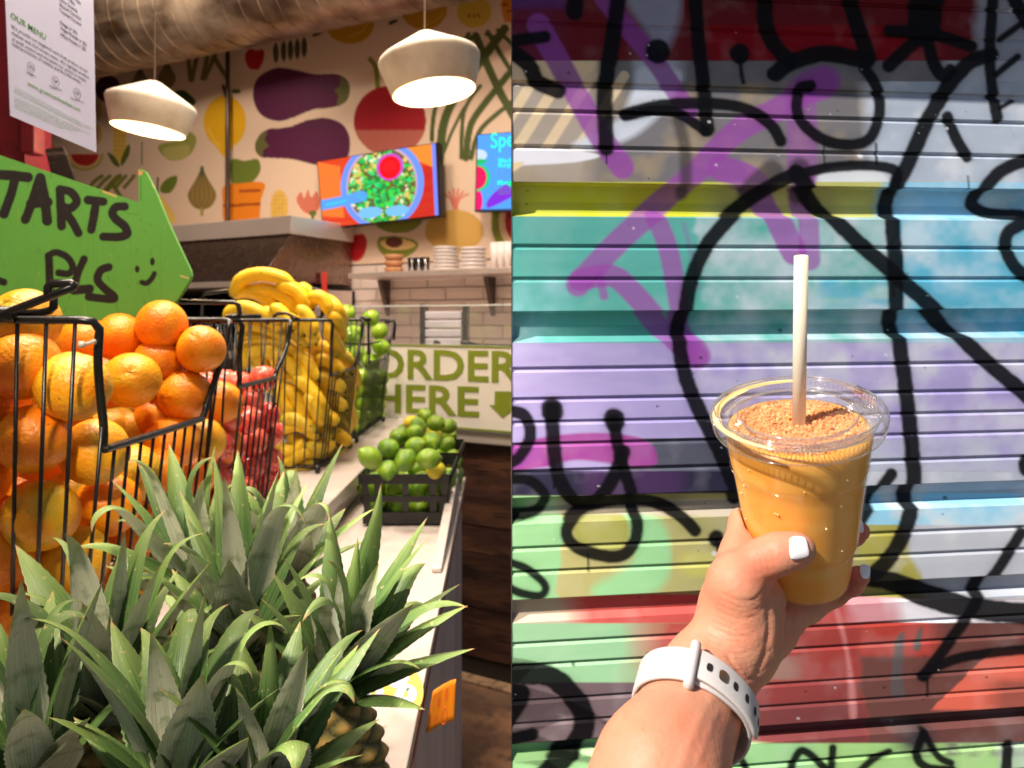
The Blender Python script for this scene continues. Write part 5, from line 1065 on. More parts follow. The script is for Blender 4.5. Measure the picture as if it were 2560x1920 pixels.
    # bottom green
    m = inb(1858,2300,5); p.mix(m, (160,214,152)); p.mix(m*S(2050,80)*.5, (186,226,130)); p.mix(m*S(2260,20)*inb(1830,1890,14)*np.clip(.6+N2*2.4,0,1)*.8, (104,100,96)); p.mix(m*S(2500,20)*.6, (196,210,206))
    bl = inb(1780,1900,30)*np.clip(1-np.hypot((X-2290)/70,(Y-1850)/60),0,1); p.mix(bl*1.2, (74,66,70))
    p.mix(np.clip(N1*1.5,0,1)*.16, (230,230,235)); p.mix(np.clip(-N1*1.5,0,1)*.08, (60,60,66))
    VI = (150,74,168); 
    for q, w, a in [([(1346,62),(1372,110),(1400,160),(1460,270),(1500,340),(1556,418)],58,.92),([(1500,-20),(1560,60),(1620,130),(1670,200),(1720,280)],48,.9),([(2060,205),(1950,270),(1840,330),(1740,430),(1640,520),(1540,610),(1445,712)],60,.86),([(2060,205),(2030,215)],86,.8),
                    ([(1640,545),(1670,620),(1690,720),(1705,800),(1730,870),(1745,890)],50,.85),([(1450,700),(1530,690),(1590,740),(1660,820),(1720,880)],56,.88),([(1500,690),(1510,740)],22,.8),([(1800,420),(1880,450),(1930,520),(1965,590),(1985,630)],64,.88),([(2000,230),(2005,320),(2006,440)],78,.6),([(2006,430),(2020,540),(2025,650)],52,.8),([(1725,860),(1745,890)],66,.8),([(1280,1150),(1330,1130)],50,.6)]:
        p.stroke(q, w, VI, 8, a*.92)
    p.stroke([(1710,560),(1730,640),(1745,720)], 12, (130,110,170), 8, .5)
    G_ = (60,56,58)
    for q, w in [([(1695,300),(1712,370),(1715,480)],30),([(1885,470),(1930,430)],60),([(2000,420),(2010,480)],50)]: p.stroke(q, w, G_, 14, .75)
    K = (8,8,14)
    for q, w in [([(1548,-20),(1530,110),(1512,230),(1516,370)],34),([(1736,-20),(1748,120),(1760,230),(1768,325)],30),([(1562,286),(1640,266),(1740,258),(1850,268),(1920,305),(1952,352)],25),([(1564,290),(1640,276),(1700,286),(1764,328)],22),([(1643,128),(1644,129)],52),([(1849,134),(1850,136)],42),([(1850,140),(1853,180),(1858,206)],8),
        ([(1270,103),(1362,92)],25),([(1270,122),(1320,160),(1345,205),(1395,226)],34),([(1440,-20),(1436,30)],36),([(1918,-20),(1912,50),(1935,110),(1975,155)],34),([(1938,184),(1975,158),(2060,134),(2165,152)],36),([(2120,-20),(2142,60),(2172,145)],34),
        ([(2026,214),(1998,225),(1996,290),(2050,345),(2125,362),(2175,345),(2198,285),(2192,220),(2160,170)],24),([(2318,-20),(2310,70)],76),([(2222,77),(2320,82),(2428,116)],26),([(2312,90),(2270,120),(2222,165)],28),([(2318,100),(2335,160),(2358,190),(2376,176)],27),
        ([(2478,136),(2420,160),(2360,230),(2310,320),(2270,410),(2240,470),(2232,560),(2238,640),(2240,760),(2252,880),(2268,1000),(2280,1120),(2284,1220),(2265,1320),(2220,1400),(2170,1445)],33),([(2482,0),(2474,130),(2480,220),(2493,294)],24),([(2552,60),(2500,98)],13),([(2544,142),(2490,186)],14),([(2530,252),(2500,270)],9),([(2532,-10),(2570,60)],30),([(2368,292),(2392,350),(2418,392)],24),
        ([(1990,436),(2080,418),(2180,414),(2240,428),(2236,470)],22),([(1985,436),(1920,470),(1840,530),(1770,610),(1728,700),(1712,790),(1700,870),(1720,960),(1765,1060),(1810,1150),(1850,1250)],32),([(1990,430),(2060,520),(2140,600),(2230,680),(2330,768),(2440,880),(2580,1000)],33),
        ([(2580,395),(2500,430),(2452,495),(2490,528),(2580,535)],28),([(2580,550),(2524,578),(2514,620),(2540,670),(2580,700)],28),
        ([(1270,1026),(1312,1040),(1326,1090),(1300,1140),(1270,1160)],25),([(1270,1196),(1330,1204),(1366,1250),(1340,1286),(1270,1292)],22),([(1380,1022),(1385,1120),(1400,1200),(1440,1256),(1486,1256),(1530,1200),(1558,1130)],30),([(1380,1022),(1381,1030)],46),([(1534,1050),(1550,1140),(1578,1230),(1592,1300),(1588,1350),(1556,1388),(1500,1388),(1438,1366),(1416,1330),(1442,1290),(1520,1262),(1620,1258),(1690,1282),(1738,1326)],26),([(1535,1046),(1537,1054)],44),
        ([(1790,1344),(1791,1348)],33),([(1792,1350),(1798,1385)],8),([(1270,1404),(1320,1424),(1362,1462),(1352,1488),(1300,1482),(1262,1462)],17),([(1262,1682),(1370,1690),(1432,1740),(1462,1800),(1440,1860),(1360,1940)],46),([(1262,1730),(1306,1734),(1270,1800)],34),([(1262,1852),(1330,1836)],28),
        ([(1800,1960),(1818,1900),(1836,1888),(1860,1910),(1880,1960)],15),([(1970,1940),(1998,1880),(2030,1890),(2080,1940)],16),([(2082,1870),(2078,1940)],16),([(2130,1950),(2180,1900),(2222,1880)],15),([(2308,1832),(2292,1890),(2320,1920),(2380,1925)],18),([(2310,1832),(2345,1890),(2378,1908)],14),([(2520,1862),(2514,1950)],22),
        ([(2552,1332),(2490,1430),(2452,1480),(2420,1540),(2310,1690)],24),([(2305,1690),(2400,1645),(2580,1622)],21),([(2228,1186),(2190,1240),(2140,1320),(2110,1370)],25),([(2150,1448),(2240,1460),(2340,1500),(2450,1524),(2580,1536)],46),([(2570,1160),(2571,1170)],40)]:
        p.stroke(q, w*1.1+14, K, 30, .18); p.stroke(q, w*1.13+2, K, 7, .97, True, .2)
    for x, y, l, w_, c_ in DOTS: p.ell(x, y, w_, w_, c_, 2.5, .7)
    for x, y, l, w_, c_ in DRIPS: p.stroke([(x,y),(x+1,y+l*.5),(x+2,y+l)], w_, K, 3, .8)
    return p.C
sh = empty('roll_shutter', (.35,.84,yz(1920)), 'corrugated roll shutter sprayed with colourful stripes and black graffiti lettering', 'shutter')
allrows = [np.array(r) for r in slats]; M_sh = mat('sprayed_metal', attr=True, rough=.5, spec=.14, bump=(55,.06,.002,(1,1,2)))
for rows in allrows:
    yy, dd = rows[:,0], rows[:,1]; A, Yr = np.meshgrid(sA, yy); Dp = np.repeat(dd[:,None], len(sA), 1)
    wob = (vnoise(A*5+Yr*.003, A*0+Yr/90., 31)-.5)*.0012
    Z = (HZ-Yr)/F*.8+.0042*A/.59; base = np.stack([SP0.x+A*SU.x, SP0.y+A*SU.y, Z], -1); X_, Y_ = proj(base)
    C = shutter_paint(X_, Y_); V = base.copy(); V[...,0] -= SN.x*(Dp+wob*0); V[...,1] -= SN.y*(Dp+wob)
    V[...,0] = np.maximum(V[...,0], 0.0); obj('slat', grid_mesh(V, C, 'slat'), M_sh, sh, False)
MB().box((-.0009,.7992,-.62),(-.0001,.822,.42)).make('sun_stop_strip', mat('strip_metal',(90,88,90),.5,.6), sh)  # thin plate added to stop sun entering the groove ends
for side in (0,):
    hq = [SP0+SU*-.15+SN*.085, SP0+SU*1.3+SN*.085, SP0+SU*1.3, SP0+SU*-.15]
    MB().hexa([q_+Vector((0,0,.405)) for q_ in hq],[q_+Vector((0,0,.60)) for q_ in hq]).make('shutter_housing', mat('housing_metal',(120,118,120),.5,.6), sh, bevel=.004)
# ------------------------------------------------------------------ cup of smoothie
CB = P(2006, 1452, .463); CT = P(1991, 1030, .430); ax = (CT-CB).normalized(); HC = (CT-CB).length
Mc = Matrix.Translation(CB) @ ax.to_track_quat('Z','Y').to_matrix().to_4x4()
cup = empty('smoothie_cup', CB, 'clear plastic cup of orange mango smoothie held up in the hand', 'cup')
def prof_r(z): # outer radius of the cup wall at height z
    t = z/HC; return lerp(.0272, .0405, t**.9) - (.0008 if z < .03 else 0)
pr = [(.0,.0005),(.0235,.0),(.0258,.0018),(.0268,.005)]+[(prof_r(z), z) for z in np.linspace(.008,.0295,4)]+[(prof_r(.031)+.0004,.031)]+[(prof_r(z)+.0004, z) for z in np.linspace(.034,.078,7)]+[(prof_r(.080)+.0010,.0805)]+[(prof_r(z)+.001, z) for z in np.linspace(.083,HC-.004,4)]
M_cup = clear_plastic('cup_plastic', (.998,.998,.998), .026, .06)
M_smo = bpy.data.materials.new('smoothie'); M_smo.use_nodes = True; _N = M_smo.node_tree.nodes; _L = M_smo.node_tree.links; _b = _N['Principled BSDF']
_tc = _N.new('ShaderNodeTexCoord'); _mp = _N.new('ShaderNodeMapping'); _mp.inputs['Scale'].default_value = (1,1,2.2); _L.new(_tc.outputs['Object'], _mp.inputs[0])
_nz = _N.new('ShaderNodeTexNoise'); _nz.inputs['Scale'].default_value = 26; _nz.inputs['Detail'].default_value = 3; _nz.inputs['Distortion'].default_value = 1.2; _L.new(_mp.outputs[0], _nz.inputs[0])
_cr = _N.new('ShaderNodeValToRGB'); _e = _cr.color_ramp.elements; _e[0].position = .3; _e[0].color = (*lin((255,174,70)),1); _e[1].position = .7; _e[1].color = (*lin((255,194,100)),1); _L.new(_nz.outputs[0], _cr.inputs[0])
_L.new(_cr.outputs[0], _b.inputs['Base Color']); _b.inputs['Roughness'].default_value = .3; _b.inputs['Subsurface Weight'].default_value = .25; _b.inputs['Subsurface Radius'].default_value = (1,.5,.12); _b.inputs['Subsurface Scale'].default_value = .005
MB().lathe([(r-.0007, z+.0006) for r, z in pr if z < .103]+[(prof_r(.1)-.0006,.1036),(prof_r(.1)-.003,.104),(0,.103)], Mc, 72).make('smoothie', M_smo, cup, True)
MB().lathe(pr, Mc, 72).make('cup_wall', M_cup, cup, True)
for z, r_ in ((.0300,.0006),(.0803,.0009),(.004,.0003)):
    R0 = prof_r(z)+r_ if z > .01 else .0262
    MB().tube([Mc @ Vector((R0*math.cos(a), R0*math.sin(a), z)) for a in np.linspace(0,2*math.pi,73)[:-1]], .00045, 6, closed=True).make('moulded_ring', M_cup, cup, True)
M_ring = clear_plastic('lid_ridge_plastic', (.985,.985,.99), .15, .08, haze=.06)
M_lid = clear_plastic('lid_plastic', (.99,.99,.99), .085, .05, haze=.03, bump=.25)
ZT = HC
lidp = [(.0454,ZT-.009),(.0464,ZT-.008),(.0472,ZT-.002),(.0472,ZT+.001),(.0464,ZT+.0026),(.0450,ZT+.003),(.0436,ZT+.002),(.0425,ZT-.001),(.0418,ZT-.0035),(.040,ZT-.0042),(.0335,ZT-.002),(.0325,ZT-.0008),(.031,ZT-.0008),(.0300,ZT-.0035),(.028,ZT-.004),(.006,ZT-.0042)]
lid = MB().lathe(lidp, Mc, 96).make('lid', M_lid, cup, True)
for r0, z, rr in ((.0472,ZT,.0004),(.0454,ZT-.009,.0004),(.0448,ZT+.0031,.0005),(.0422,ZT-.0028,.0004),(.0322,ZT-.0006,.0005),(.0298,ZT-.0036,.0003)):
    MB().tube([Mc @ Vector((r0*math.cos(a), r0*math.sin(a), z)) for a in np.linspace(0,2*math.pi,97)[:-1]], rr, 6, closed=True).make('lid_ring', M_ring, lid, True)
b = MB()
for k in range(120):
    a = 2*math.pi*k/120; b.tube([Mc @ Vector((.0352*math.cos(a),.0352*math.sin(a),ZT-.0022)), Mc @ Vector((.0412*math.cos(a),.0412*math.sin(a),ZT-.0036))], .00035, 4)
o = b.make('lid_ribs', M_ring, lid, True); o['kind'] = 'stuff'
b = MB()
for k in range(110):
    a = 2*math.pi*k/110; b.tube([Mc @ Vector((.0474*math.cos(a),.0474*math.sin(a),ZT-.001)), Mc @ Vector((.0458*math.cos(a),.0458*math.sin(a),ZT-.0085))], .0002, 4)
o = b.make('skirt_ribs', M_ring, lid, True); o['kind'] = 'stuff'
# swirl of froth at the rim and crumb topping
b = MB()
for k in range(52):
    a = math.radians(100+k*2.6); q = Mc @ Vector((.0455*math.cos(a), .0455*math.sin(a), ZT-.0015))
M_froth = mat('froth', (255,222,150), .45, sss=.4, sssc=(1,.7,.3), bump=(300,.5,.001))
fa = np.linspace(math.radians(88), math.radians(262), 70); fw = np.sin(np.linspace(0,math.pi,70))**.6; fn = vnoise(fa*6, fa*0+3., 77)
fv = []
for i_, (a, w) in enumerate(zip(fa, fw)):
    for q_, zz_ in ((0,-.0020),(.5,-.0004),(1,-.0022)):
        r0 = .0462-.0046*w*(.75+.5*fn[i_])*(1-q_); fv.append(Mc @ Vector((r0*math.cos(a), r0*math.sin(a), ZT+.0012+zz_)))
b = MB().add(fv, [(i_*3+j, i_*3+j+1, i_*3+j+4, i_*3+j+3) for i_ in range(69) for j in (0,1)]); b.make('froth_smear', M_froth, cup, True)
cb = MB(); rr_ = np.random.RandomState(3)
for k in range(2600):
    a = rr_.uniform(0, 6.2832); d = math.sqrt(rr_.uniform(0,1))*.0345; x, y = d*math.cos(a), d*math.sin(a)
    if d > .030 and rr_.rand() < .4: continue
    h = .0018+.0034*max(0,1-(d/.034)**2)*(.6+.8*vnoise(np.array([x*300+50.]), np.array([y*300+50.]), 8, 2)[0]); s = rr_.uniform(.00035,.0010); c = Vector((x, y, .1030+h*rr_.uniform(.6,1)))
    Q = Euler((rr_.uniform(0,3),rr_.uniform(0,3),rr_.uniform(0,3))).to_matrix()
    v = [Mc @ (c+Q@Vector(w_)*s) for w_ in ((-1,-1,-.7),(1,-1,-.7),(1,1,-.7),(-1,1,-.7),(-1,-.8,.7),(1.3,-1,.7),(1,1,.9),(-1,1,.6))]; cb.hexa(v[:4], v[4:])
M_crumb = mat('brown_sugar_crumb', (240,164,98), .6, noise=[(400,(206,124,68),.55,.68,(1,1,1)),(260,(252,214,150),.56,.7,(1,1,1))], sss=.3, sssc=(1,.5,.25))
o = cb.make('crumb_topping', M_crumb, cup); o['kind'] = 'stuff'
mound = MB(); prm = [(.0345,.1028),(.031,.1046),(.024,.1058),(.012,.1064),(0,.1066)]; mound.lathe(prm, Mc, 40); mound.make('topping_base', M_crumb, cup, True)
dr = MB()
for k in range(20):
    a = rr_.uniform(-2.6,-.2); z = rr_.uniform(.034,.092); r0 = prof_r(z)+.0006; c = Mc @ Vector((r0*math.cos(a), r0*math.sin(a), z)); s = rr_.uniform(.0003,.0007)
    dr.lathe([(0,-1*s),(.7*s,-.7*s),(s,0),(.7*s,.7*s),(0,s)], Matrix.Translation(c), 8)
o = dr.make('condensation_drops', M_froth, cup, True); o['kind'] = 'stuff'
# straw
s0_ = Mc @ Vector((.001,-.004,.096)); s1_ = P(2003, 640, .402)
stw = MB(); stw.tube([s0_, s1_], .0036, 28, cap=False); o = stw.make('straw', mat('cream_straw', (246,222,196), .42, sss=.35, sssc=(1,.6,.35)), None, True); md = o.modifiers.new('w','SOLIDIFY'); md.thickness = .0007; md.offset = -1
tag(o, 'thick cream coloured straw standing upright through the cup lid', 'straw')

# ------------------------------------------------------------------ arm and hand as one distance field surface
def smin(a, b, k): h = np.clip(.5+.5*(b-a)/k, 0, 1); return b*(1-h)+a*h-k*h*(1-h)
def rcone(Pt, a, b, r1, r2):
    a = np.array(a, np.float32); b = np.array(b, np.float32); ba = b-a; l2 = ba@ba; rr = r1-r2; a2 = l2-rr*rr; il2 = 1/l2
    pa = Pt-a; y = pa@ba; z = y-l2; x2 = np.sum((pa*l2-y[...,None]*ba)**2, -1); y2 = y*y*l2; z2 = z*z*l2; k = np.sign(rr)*rr*rr*x2
    d = np.where(np.sign(z)*a2*z2 > k, np.sqrt(x2+z2)*il2-r2, np.where(np.sign(y)*a2*y2 < k, np.sqrt(x2+y2)*il2-r1, (np.sqrt(x2*a2*il2)+y*rr)*il2-r1)); return d
H = lambda x, y, Y: P(x, y, Y)
mm_ = .001
ARM = [  # (a, b, r1, r2, k)
 (H(1560,2180,.345),H(1652,1930,.368),33,29.5,0),(H(1652,1930,.368),H(1768,1690,.420),29.5,22.4,12),(H(1690,1930,.385),H(1790,1735,.425),21,15.5,10),
 (H(1768,1690,.420),H(1842,1585,.436),22.4,21.5,12),
 (H(1850,1600,.432),H(1846,1470,.424),22,17.5,10),(H(1850,1560,.43),H(1900,1500,.432),19,14,9),(H(1830,1500,.436),H(1862,1400,.444),16,13,10),
 (H(1862,1645,.440),H(1920,1570,.452),15.5,14.5,10),(H(1925,1570,.452),H(1965,1545,.468),14.5,12,9),
 (H(1862,1400,.446),H(1868,1310,.456),14,10.5,9)]
THUMB = [(H(1848,1450,.424),H(1896,1402,.414),14,10.0,0),(H(1896,1402,.414),H(1946,1384,.4095),9.6,10.2,7),(H(1946,1384,.4095),H(1990,1375,.4085),10.0,8.9,6),(H(1990,1375,.4085),H(2004,1372,.409),8.6,7.0,4)]
FING = [[(H(1868,1312,.458),H(1915,1300,.496),10.4,9.3),(H(1915,1300,.496),H(2040,1320,.520),9.2,8.2),(H(2040,1320,.520),H(2132,1336,.494),8.2,7.2),(H(2132,1336,.494),H(2150,1328,.484),7.2,6.2)],
        [(H(1880,1400,.466),H(1930,1400,.505),10.5,9.4),(H(1930,1400,.505),H(2050,1400,.522),9.4,8.4),(H(2050,1400,.522),H(2105,1395,.506),8.4,6.5)],
        [(H(1900,1500,.468),H(1960,1500,.508),10,9),(H(1960,1500,.508),H(2050,1470,.518),9,8),(H(2050,1470,.518),H(2090,1460,.510),8,7)],
        [(H(1960,1548,.466),H(2020,1520,.494),10.5,9.0),(H(2020,1520,.494),H(2085,1483,.500),8.8,8.0),(H(2085,1483,.500),H(2128,1458,.478),8.0,7.4),(H(2128,1458,.478),H(2148,1440,.466),7.4,6.4)]]
def sdf(Pt):
    d = None
    for a, b_, r1, r2, k in ARM: e = rcone(Pt, a, b_, r1*mm_, r2*mm_); d = e if d is None else smin(d, e, k*mm_)
    t = None
    for a, b_, r1, r2, k in THUMB: e = rcone(Pt, a, b_, r1*mm_, r2*mm_); t = e if t is None else smin(t, e, k*mm_)
    d = smin(d, t, .008)
    for f in FING:
        g = None
        for a, b_, r1, r2 in f: e = rcone(Pt, a, b_, r1*mm_, r2*mm_); g = e if g is None else smin(g, e, .004)
        d = smin(d, g, .004)
    # the cup presses into the palm
    Mi = np.array(Mc.inverted()); q = Pt@Mi[:3,:3].T+Mi[:3,3]; rr = np.hypot(q[...,0], q[...,1]); rc = .0272+(.0133*np.clip(q[...,2]/HC, 0, 1)**.9)
    dc_ = np.maximum(rr-rc-.0004, -(q[...,2]))
    return -smin(-d, dc_, .0025)
lo = np.array([.035,.325,-.300]); hi = np.array([.250,.545,-.095]); st = .00135
g = [np.arange(lo[i], hi[i], st) for i in range(3)]; SH = tuple(len(x) for x in g)
VAL = np.empty(SH, np.float32)
for i0 in range(0, SH[0], 24):
    GX, GY, GZ = np.meshgrid(g[0][i0:i0+24], g[1], g[2], indexing='ij'); VAL[i0:i0+24] = sdf(np.stack([GX,GY,GZ], -1).astype(np.float32))
def surface_nets(V, lo, st):
    S = V < 0; nx, ny, nz = V.shape; cnt = np.zeros((nx-1,ny-1,nz-1), int)
    for dx in (0,1):
        for dy in (0,1):
            for dz in (0,1): cnt += S[dx:nx-1+dx, dy:ny-1+dy, dz:nz-1+dz]
    act = (cnt > 0) & (cnt < 8); idx = -np.ones(act.shape, int); I = np.argwhere(act); idx[act] = np.arange(len(I)); acc = np.zeros((len(I),3)); num = np.zeros(len(I))
    cs = [(a,b_,c) for a in (0,1) for b_ in (0,1) for c in (0,1)]
    for p in range(8):
        for q in range(p+1, 8):
            a, b_ = np.array(cs[p]), np.array(cs[q])
            if np.abs(a-b_).sum() != 1: continue
            va = V[tuple((I+a).T)]; vb = V[tuple((I+b_).T)]; k = (va < 0) != (vb < 0); t = va[k]/(va[k]-vb[k]); acc[k] += a+(b_-a)*t[:,None]; num[k] += 1
    verts = (I+acc/num[:,None])*st+lo; F_ = []
    for axn in range(3):
        sl = [slice(None)]*3; sl2 = [slice(None)]*3; sl[axn] = slice(0,-1); sl2[axn] = slice(1,None); a, b_ = S[tuple(sl)], S[tuple(sl2)]; E = np.argwhere(a != b_); inside = a[tuple(E.T)]
        u, w = [(1,2),(2,0),(0,1)][axn]; k = (E[:,u] > 0)&(E[:,w] > 0)&(E[:,u] < V.shape[u]-1)&(E[:,w] < V.shape[w]-1)&(E[:,axn] < V.shape[axn]-1); E = E[k]; inside = inside[k]
        def cell(du, dw): c = E.copy(); c[:,u] -= du; c[:,w] -= dw; return idx[tuple(c.T)]
        qd = np.stack([cell(1,1),cell(0,1),cell(0,0),cell(1,0)], 1); qd[~inside] = qd[~inside][:,::-1]; F_.append(qd)
    return verts, np.vstack(F_)
HV, HF = surface_nets(VAL, lo, st)
# smooth a little, then press creases into the skin
nb = np.zeros_like(HV); ct = np.zeros(len(HV))
for _ in range(3):
    nb[:] = 0; ct[:] = 0
    for a, b_ in ((0,1),(1,2),(2,3),(3,0)):
        for s_, t_ in ((a,b_),(b_,a)):
            for ax_ in range(3): nb[:,ax_] += np.bincount(HF[:,s_], HV[HF[:,t_],ax_], len(HV))
            ct += np.bincount(HF[:,s_], minlength=len(HV))
    HV = HV*.5+.5*nb/ct[:,None]
eps = .0008
def grad(Pt): 
    return np.stack([sdf((Pt+np.array(e)*eps).astype(np.float32))-sdf((Pt-np.array(e)*eps).astype(np.float32)) for e in ((1,0,0),(0,1,0),(0,0,1))], -1)
Gn = grad(HV); Gn /= np.linalg.norm(Gn, axis=1)[:,None]+1e-9
hx_, hy_ = proj(HV); front = Gn[:,1] < .25
disp = np.zeros(len(HV))
def gdist(pts):
    pts = spline(pts, 8); d = np.full(len(hx_), 1e9)
    for i in range(len(pts)-1):
        ax2, ay2 = pts[i]; vx, vy = pts[i+1]-pts[i]; L2 = vx*vx+vy*vy+1e-9; t = np.clip(((hx_-ax2)*vx+(hy_-ay2)*vy)/L2, 0, 1); d = np.minimum(d, np.hypot(hx_-ax2-t*vx, hy_-ay2-t*vy))
    return d
creases = []
for k in range(15):   # folds that sweep round the base of the thumb
    y0_ = 1490+k*12.5; creases.append(([(1808-k*4.5,y0_-4+k*1.5),(1850-k*2,y0_+14+k*2),(1888,y0_+8+k*1.4),(1914+k*1.2,y0_-20+k*.5)], .0005+.0002*(k % 3 == 0), 4.2))
creases += [([(1820,1640),(1860,1690),(1905,1700)],.0007,5),([(1740,1610),(1800,1665),(1850,1690),(1885,1735)],.0008,6),([(1760,1640),(1800,1690),(1840,1715)],.0006,6),([(1920,1500),(1925,1560),(1915,1630),(1895,1680)],.0008,7),([(1940,1520),(1955,1560),(1950,1620)],.0005,6),([(1955,1510),(1980,1540),(1985,1580)],.0006,5),
  ([(1905,1380),(1903,1400),(1908,1430)],.00035,4),([(1920,1376),(1918,1400),(1922,1428)],.00035,4),([(1890,1385),(1888,1410),(1894,1436)],.0004,4),([(1934,1372),(1932,1395),(1936,1420)],.0003,4),([(1845,1300),(1862,1318),(1880,1325)],.0005,5)]
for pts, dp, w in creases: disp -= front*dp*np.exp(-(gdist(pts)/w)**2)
disp += front*.00025*(vnoise(hx_/14, hy_/14, 41)-.5)
tend = [([(1700,1920),(1770,1760),(1820,1690)], .0006, 16),([(1745,1900),(1790,1780)], .0004, 12)]
for pts, dp, w in tend: disp += front*dp*np.exp(-(gdist(pts)/w)**2)
HV = HV+Gn*disp[:,None]
hc = np.empty((len(HV),3)); hc[:] = lin((204,142,114)); n1_ = vnoise(hx_/55, hy_/55, 42); n2_ = vnoise(hx_/13, hy_/13, 43)
def cmix(a, col):
    global hc
    a = np.clip(a,0,1)[:,None]; hc = hc*(1-a)+lin(col)*a
cmix((n1_-.45)*1.5, (222,130,98)); cmix((n2_-.55)*.8, (196,120,88)); cmix(np.exp(-((hx_-1900)**2+(hy_-1420)**2)/60**2)*.45, (214,104,80)); cmix(np.exp(-((hx_-1745)**2+(hy_-1860)**2)/70**2)*.35, (216,114,88))
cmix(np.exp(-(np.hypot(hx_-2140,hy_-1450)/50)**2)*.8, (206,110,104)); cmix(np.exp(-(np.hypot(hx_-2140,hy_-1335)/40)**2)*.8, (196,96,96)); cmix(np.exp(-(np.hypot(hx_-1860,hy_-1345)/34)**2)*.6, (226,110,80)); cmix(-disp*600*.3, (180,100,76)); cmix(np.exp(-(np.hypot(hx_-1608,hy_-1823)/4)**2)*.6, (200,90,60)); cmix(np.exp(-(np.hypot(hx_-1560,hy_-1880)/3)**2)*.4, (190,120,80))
par_ = np.arange(len(HV))
for _ in range(400):
    mn = par_[HF].min(1); new = par_.copy()
    for c_ in range(4): np.minimum.at(new, HF[:,c_], mn)
    new = new[new]
    if (new == par_).all(): break
    par_ = new
main = np.bincount(par_).argmax(); keepv = par_ == main; HF = HF[keepv[HF[:,0]]]; rm = np.cumsum(keepv)-1; HF = rm[HF]; HV = HV[keepv]; hc = hc[keepv]
me = bpy.data.meshes.new('arm'); me.vertices.add(len(HV)); me.vertices.foreach_set('co', HV.astype(np.float32).reshape(-1)); me.loops.add(HF.size); me.loops.foreach_set('vertex_index', HF.reshape(-1).astype(np.int32))
me.polygons.add(len(HF)); me.polygons.foreach_set('loop_start', (np.arange(len(HF))*4).astype(np.int32)); me.polygons.foreach_set('loop_total', np.full(len(HF),4,np.int32)); me.update(calc_edges=True); set_col(me, hc)
M_skin = mat('skin', attr=True, rough=.52, spec=.35, sss=.12, sssc=(1,.36,.16), bump=(420,.35,.0008)); M_skin.node_tree.nodes['Principled BSDF'].inputs['Subsurface Scale'].default_value = .0045
per = empty('person', P(1640,1900,.37), 'bare left forearm and hand holding the smoothie cup, thumb with a white nail', 'person')
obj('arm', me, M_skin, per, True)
# nails: curved plates laid on the finger surface
def surf(px_, py_, Y0=.36, Y1=.52):
    Y = Y0
    for _ in range(80):
        p = np.array(P(px_, py_, Y)); d = float(sdf(p[None].astype(np.float32))[0])
        if d < .0001: break
        Y += max(d*.8, .0002)
        if Y > Y1: return None
    return Y
def nail(quad, m, name, lift=.0007, dome=.0016, nx=16, ny=16, pw=3.2, flat=None, ymax=.43):
    """quad: pixel corners; superellipse plate"""
    Q = [np.array(q, float) for q in quad]; V = np.zeros((ny, nx, 3)); 
    if flat is None:
        rows_ = []; yv = []
        for uu in (-.8,-.3,.2,.7):
            for vv_ in (-.75,-.35,0,.35,.75):
                a, b_ = (uu+1)/2, (vv_+1)/2; p = (Q[0]*(1-a)+Q[1]*a)*(1-b_)+(Q[3]*(1-a)+Q[2]*a)*b_; y_ = surf(p[0], p[1])
                if y_ is not None and y_ < ymax: rows_.append((1,uu,vv_,uu*uu,vv_*vv_)); yv.append(y_)
        if len(rows_) < 6: return None
        KF = np.linalg.lstsq(np.array(rows_), np.array(yv), rcond=None)[0]
    for j in range(ny):
        for i in range(nx):
            u = i/(nx-1)*2-1; v = j/(ny-1)*2-1; r = (abs(u)**pw+abs(v)**pw)**(1/pw)+1e-9; s = max(abs(u),abs(v))/r if r > 0 else 1; u2, v2 = u*s, v*s
            a, b_ = (u2+1)/2, (v2+1)/2; p = (Q[0]*(1-a)+Q[1]*a)*(1-b_)+(Q[3]*(1-a)+Q[2]*a)*b_
            if flat is None:
                Y = float(np.dot(KF, (1,u2,v2,u2*u2,v2*v2)))-lift-dome*(1-max(abs(u2),abs(v2))**4)*.3
            elif False:
                Y = Yc+.0085*(v2*v2)*.42+.0012*u2*u2-.0006*u2-lift-dome*(1-v2*v2)*.4
            else: Y = flat+dome*(u2*u2*.6+v2*v2)+ .0
            V[j,i] = P(p[0], p[1], Y)
    me = grid_mesh(V, None, name); o = obj(name, me, m, per, True); md = o.modifiers.new('t','SOLIDIFY'); md.thickness = .0008; md.offset = 0; ss_ = o.modifiers.new('s','SUBSURF'); ss_.levels = ss_.render_levels = 1; return o
M_nail = mat('white_nail_polish', (238,234,240), .16, coat=.5)
nail([(1972,1341),(2014,1340),(2026,1392),(1974,1402)], M_nail, 'thumb_nail', pw=4.2)
nail([(2138,1294),(2156,1300),(2160,1334),(2142,1330)], M_nail, 'nail', pw=3, ymax=.53)
nail([(2148,1410),(2176,1412),(2174,1448),(2152,1446)], M_nail, 'nail', pw=3, ymax=.53)
# fine arm hairs
hb_ = MB()
for k in range(70):
    t = random.random(); x0_ = lerp(1478, 1600, t)+random.uniform(-6,2); y0_ = lerp(1925, 1755, t)+random.uniform(-6,6); Y = lerp(.372,.40,t)+random.uniform(.0,.012); a = P(x0_+4,y0_,Y); l = random.uniform(10,24)
    hb_.tube([a, P(x0_+4-l*.5,y0_-l*.5,Y-.001), P(x0_+4-l*.9,y0_-l*.55,Y-.001)], [.00006,.00004,.00002], 3)
o = hb_.make('arm_hair', mat('blond_hair', (214,176,120), .5), per); o['kind'] = 'stuff'
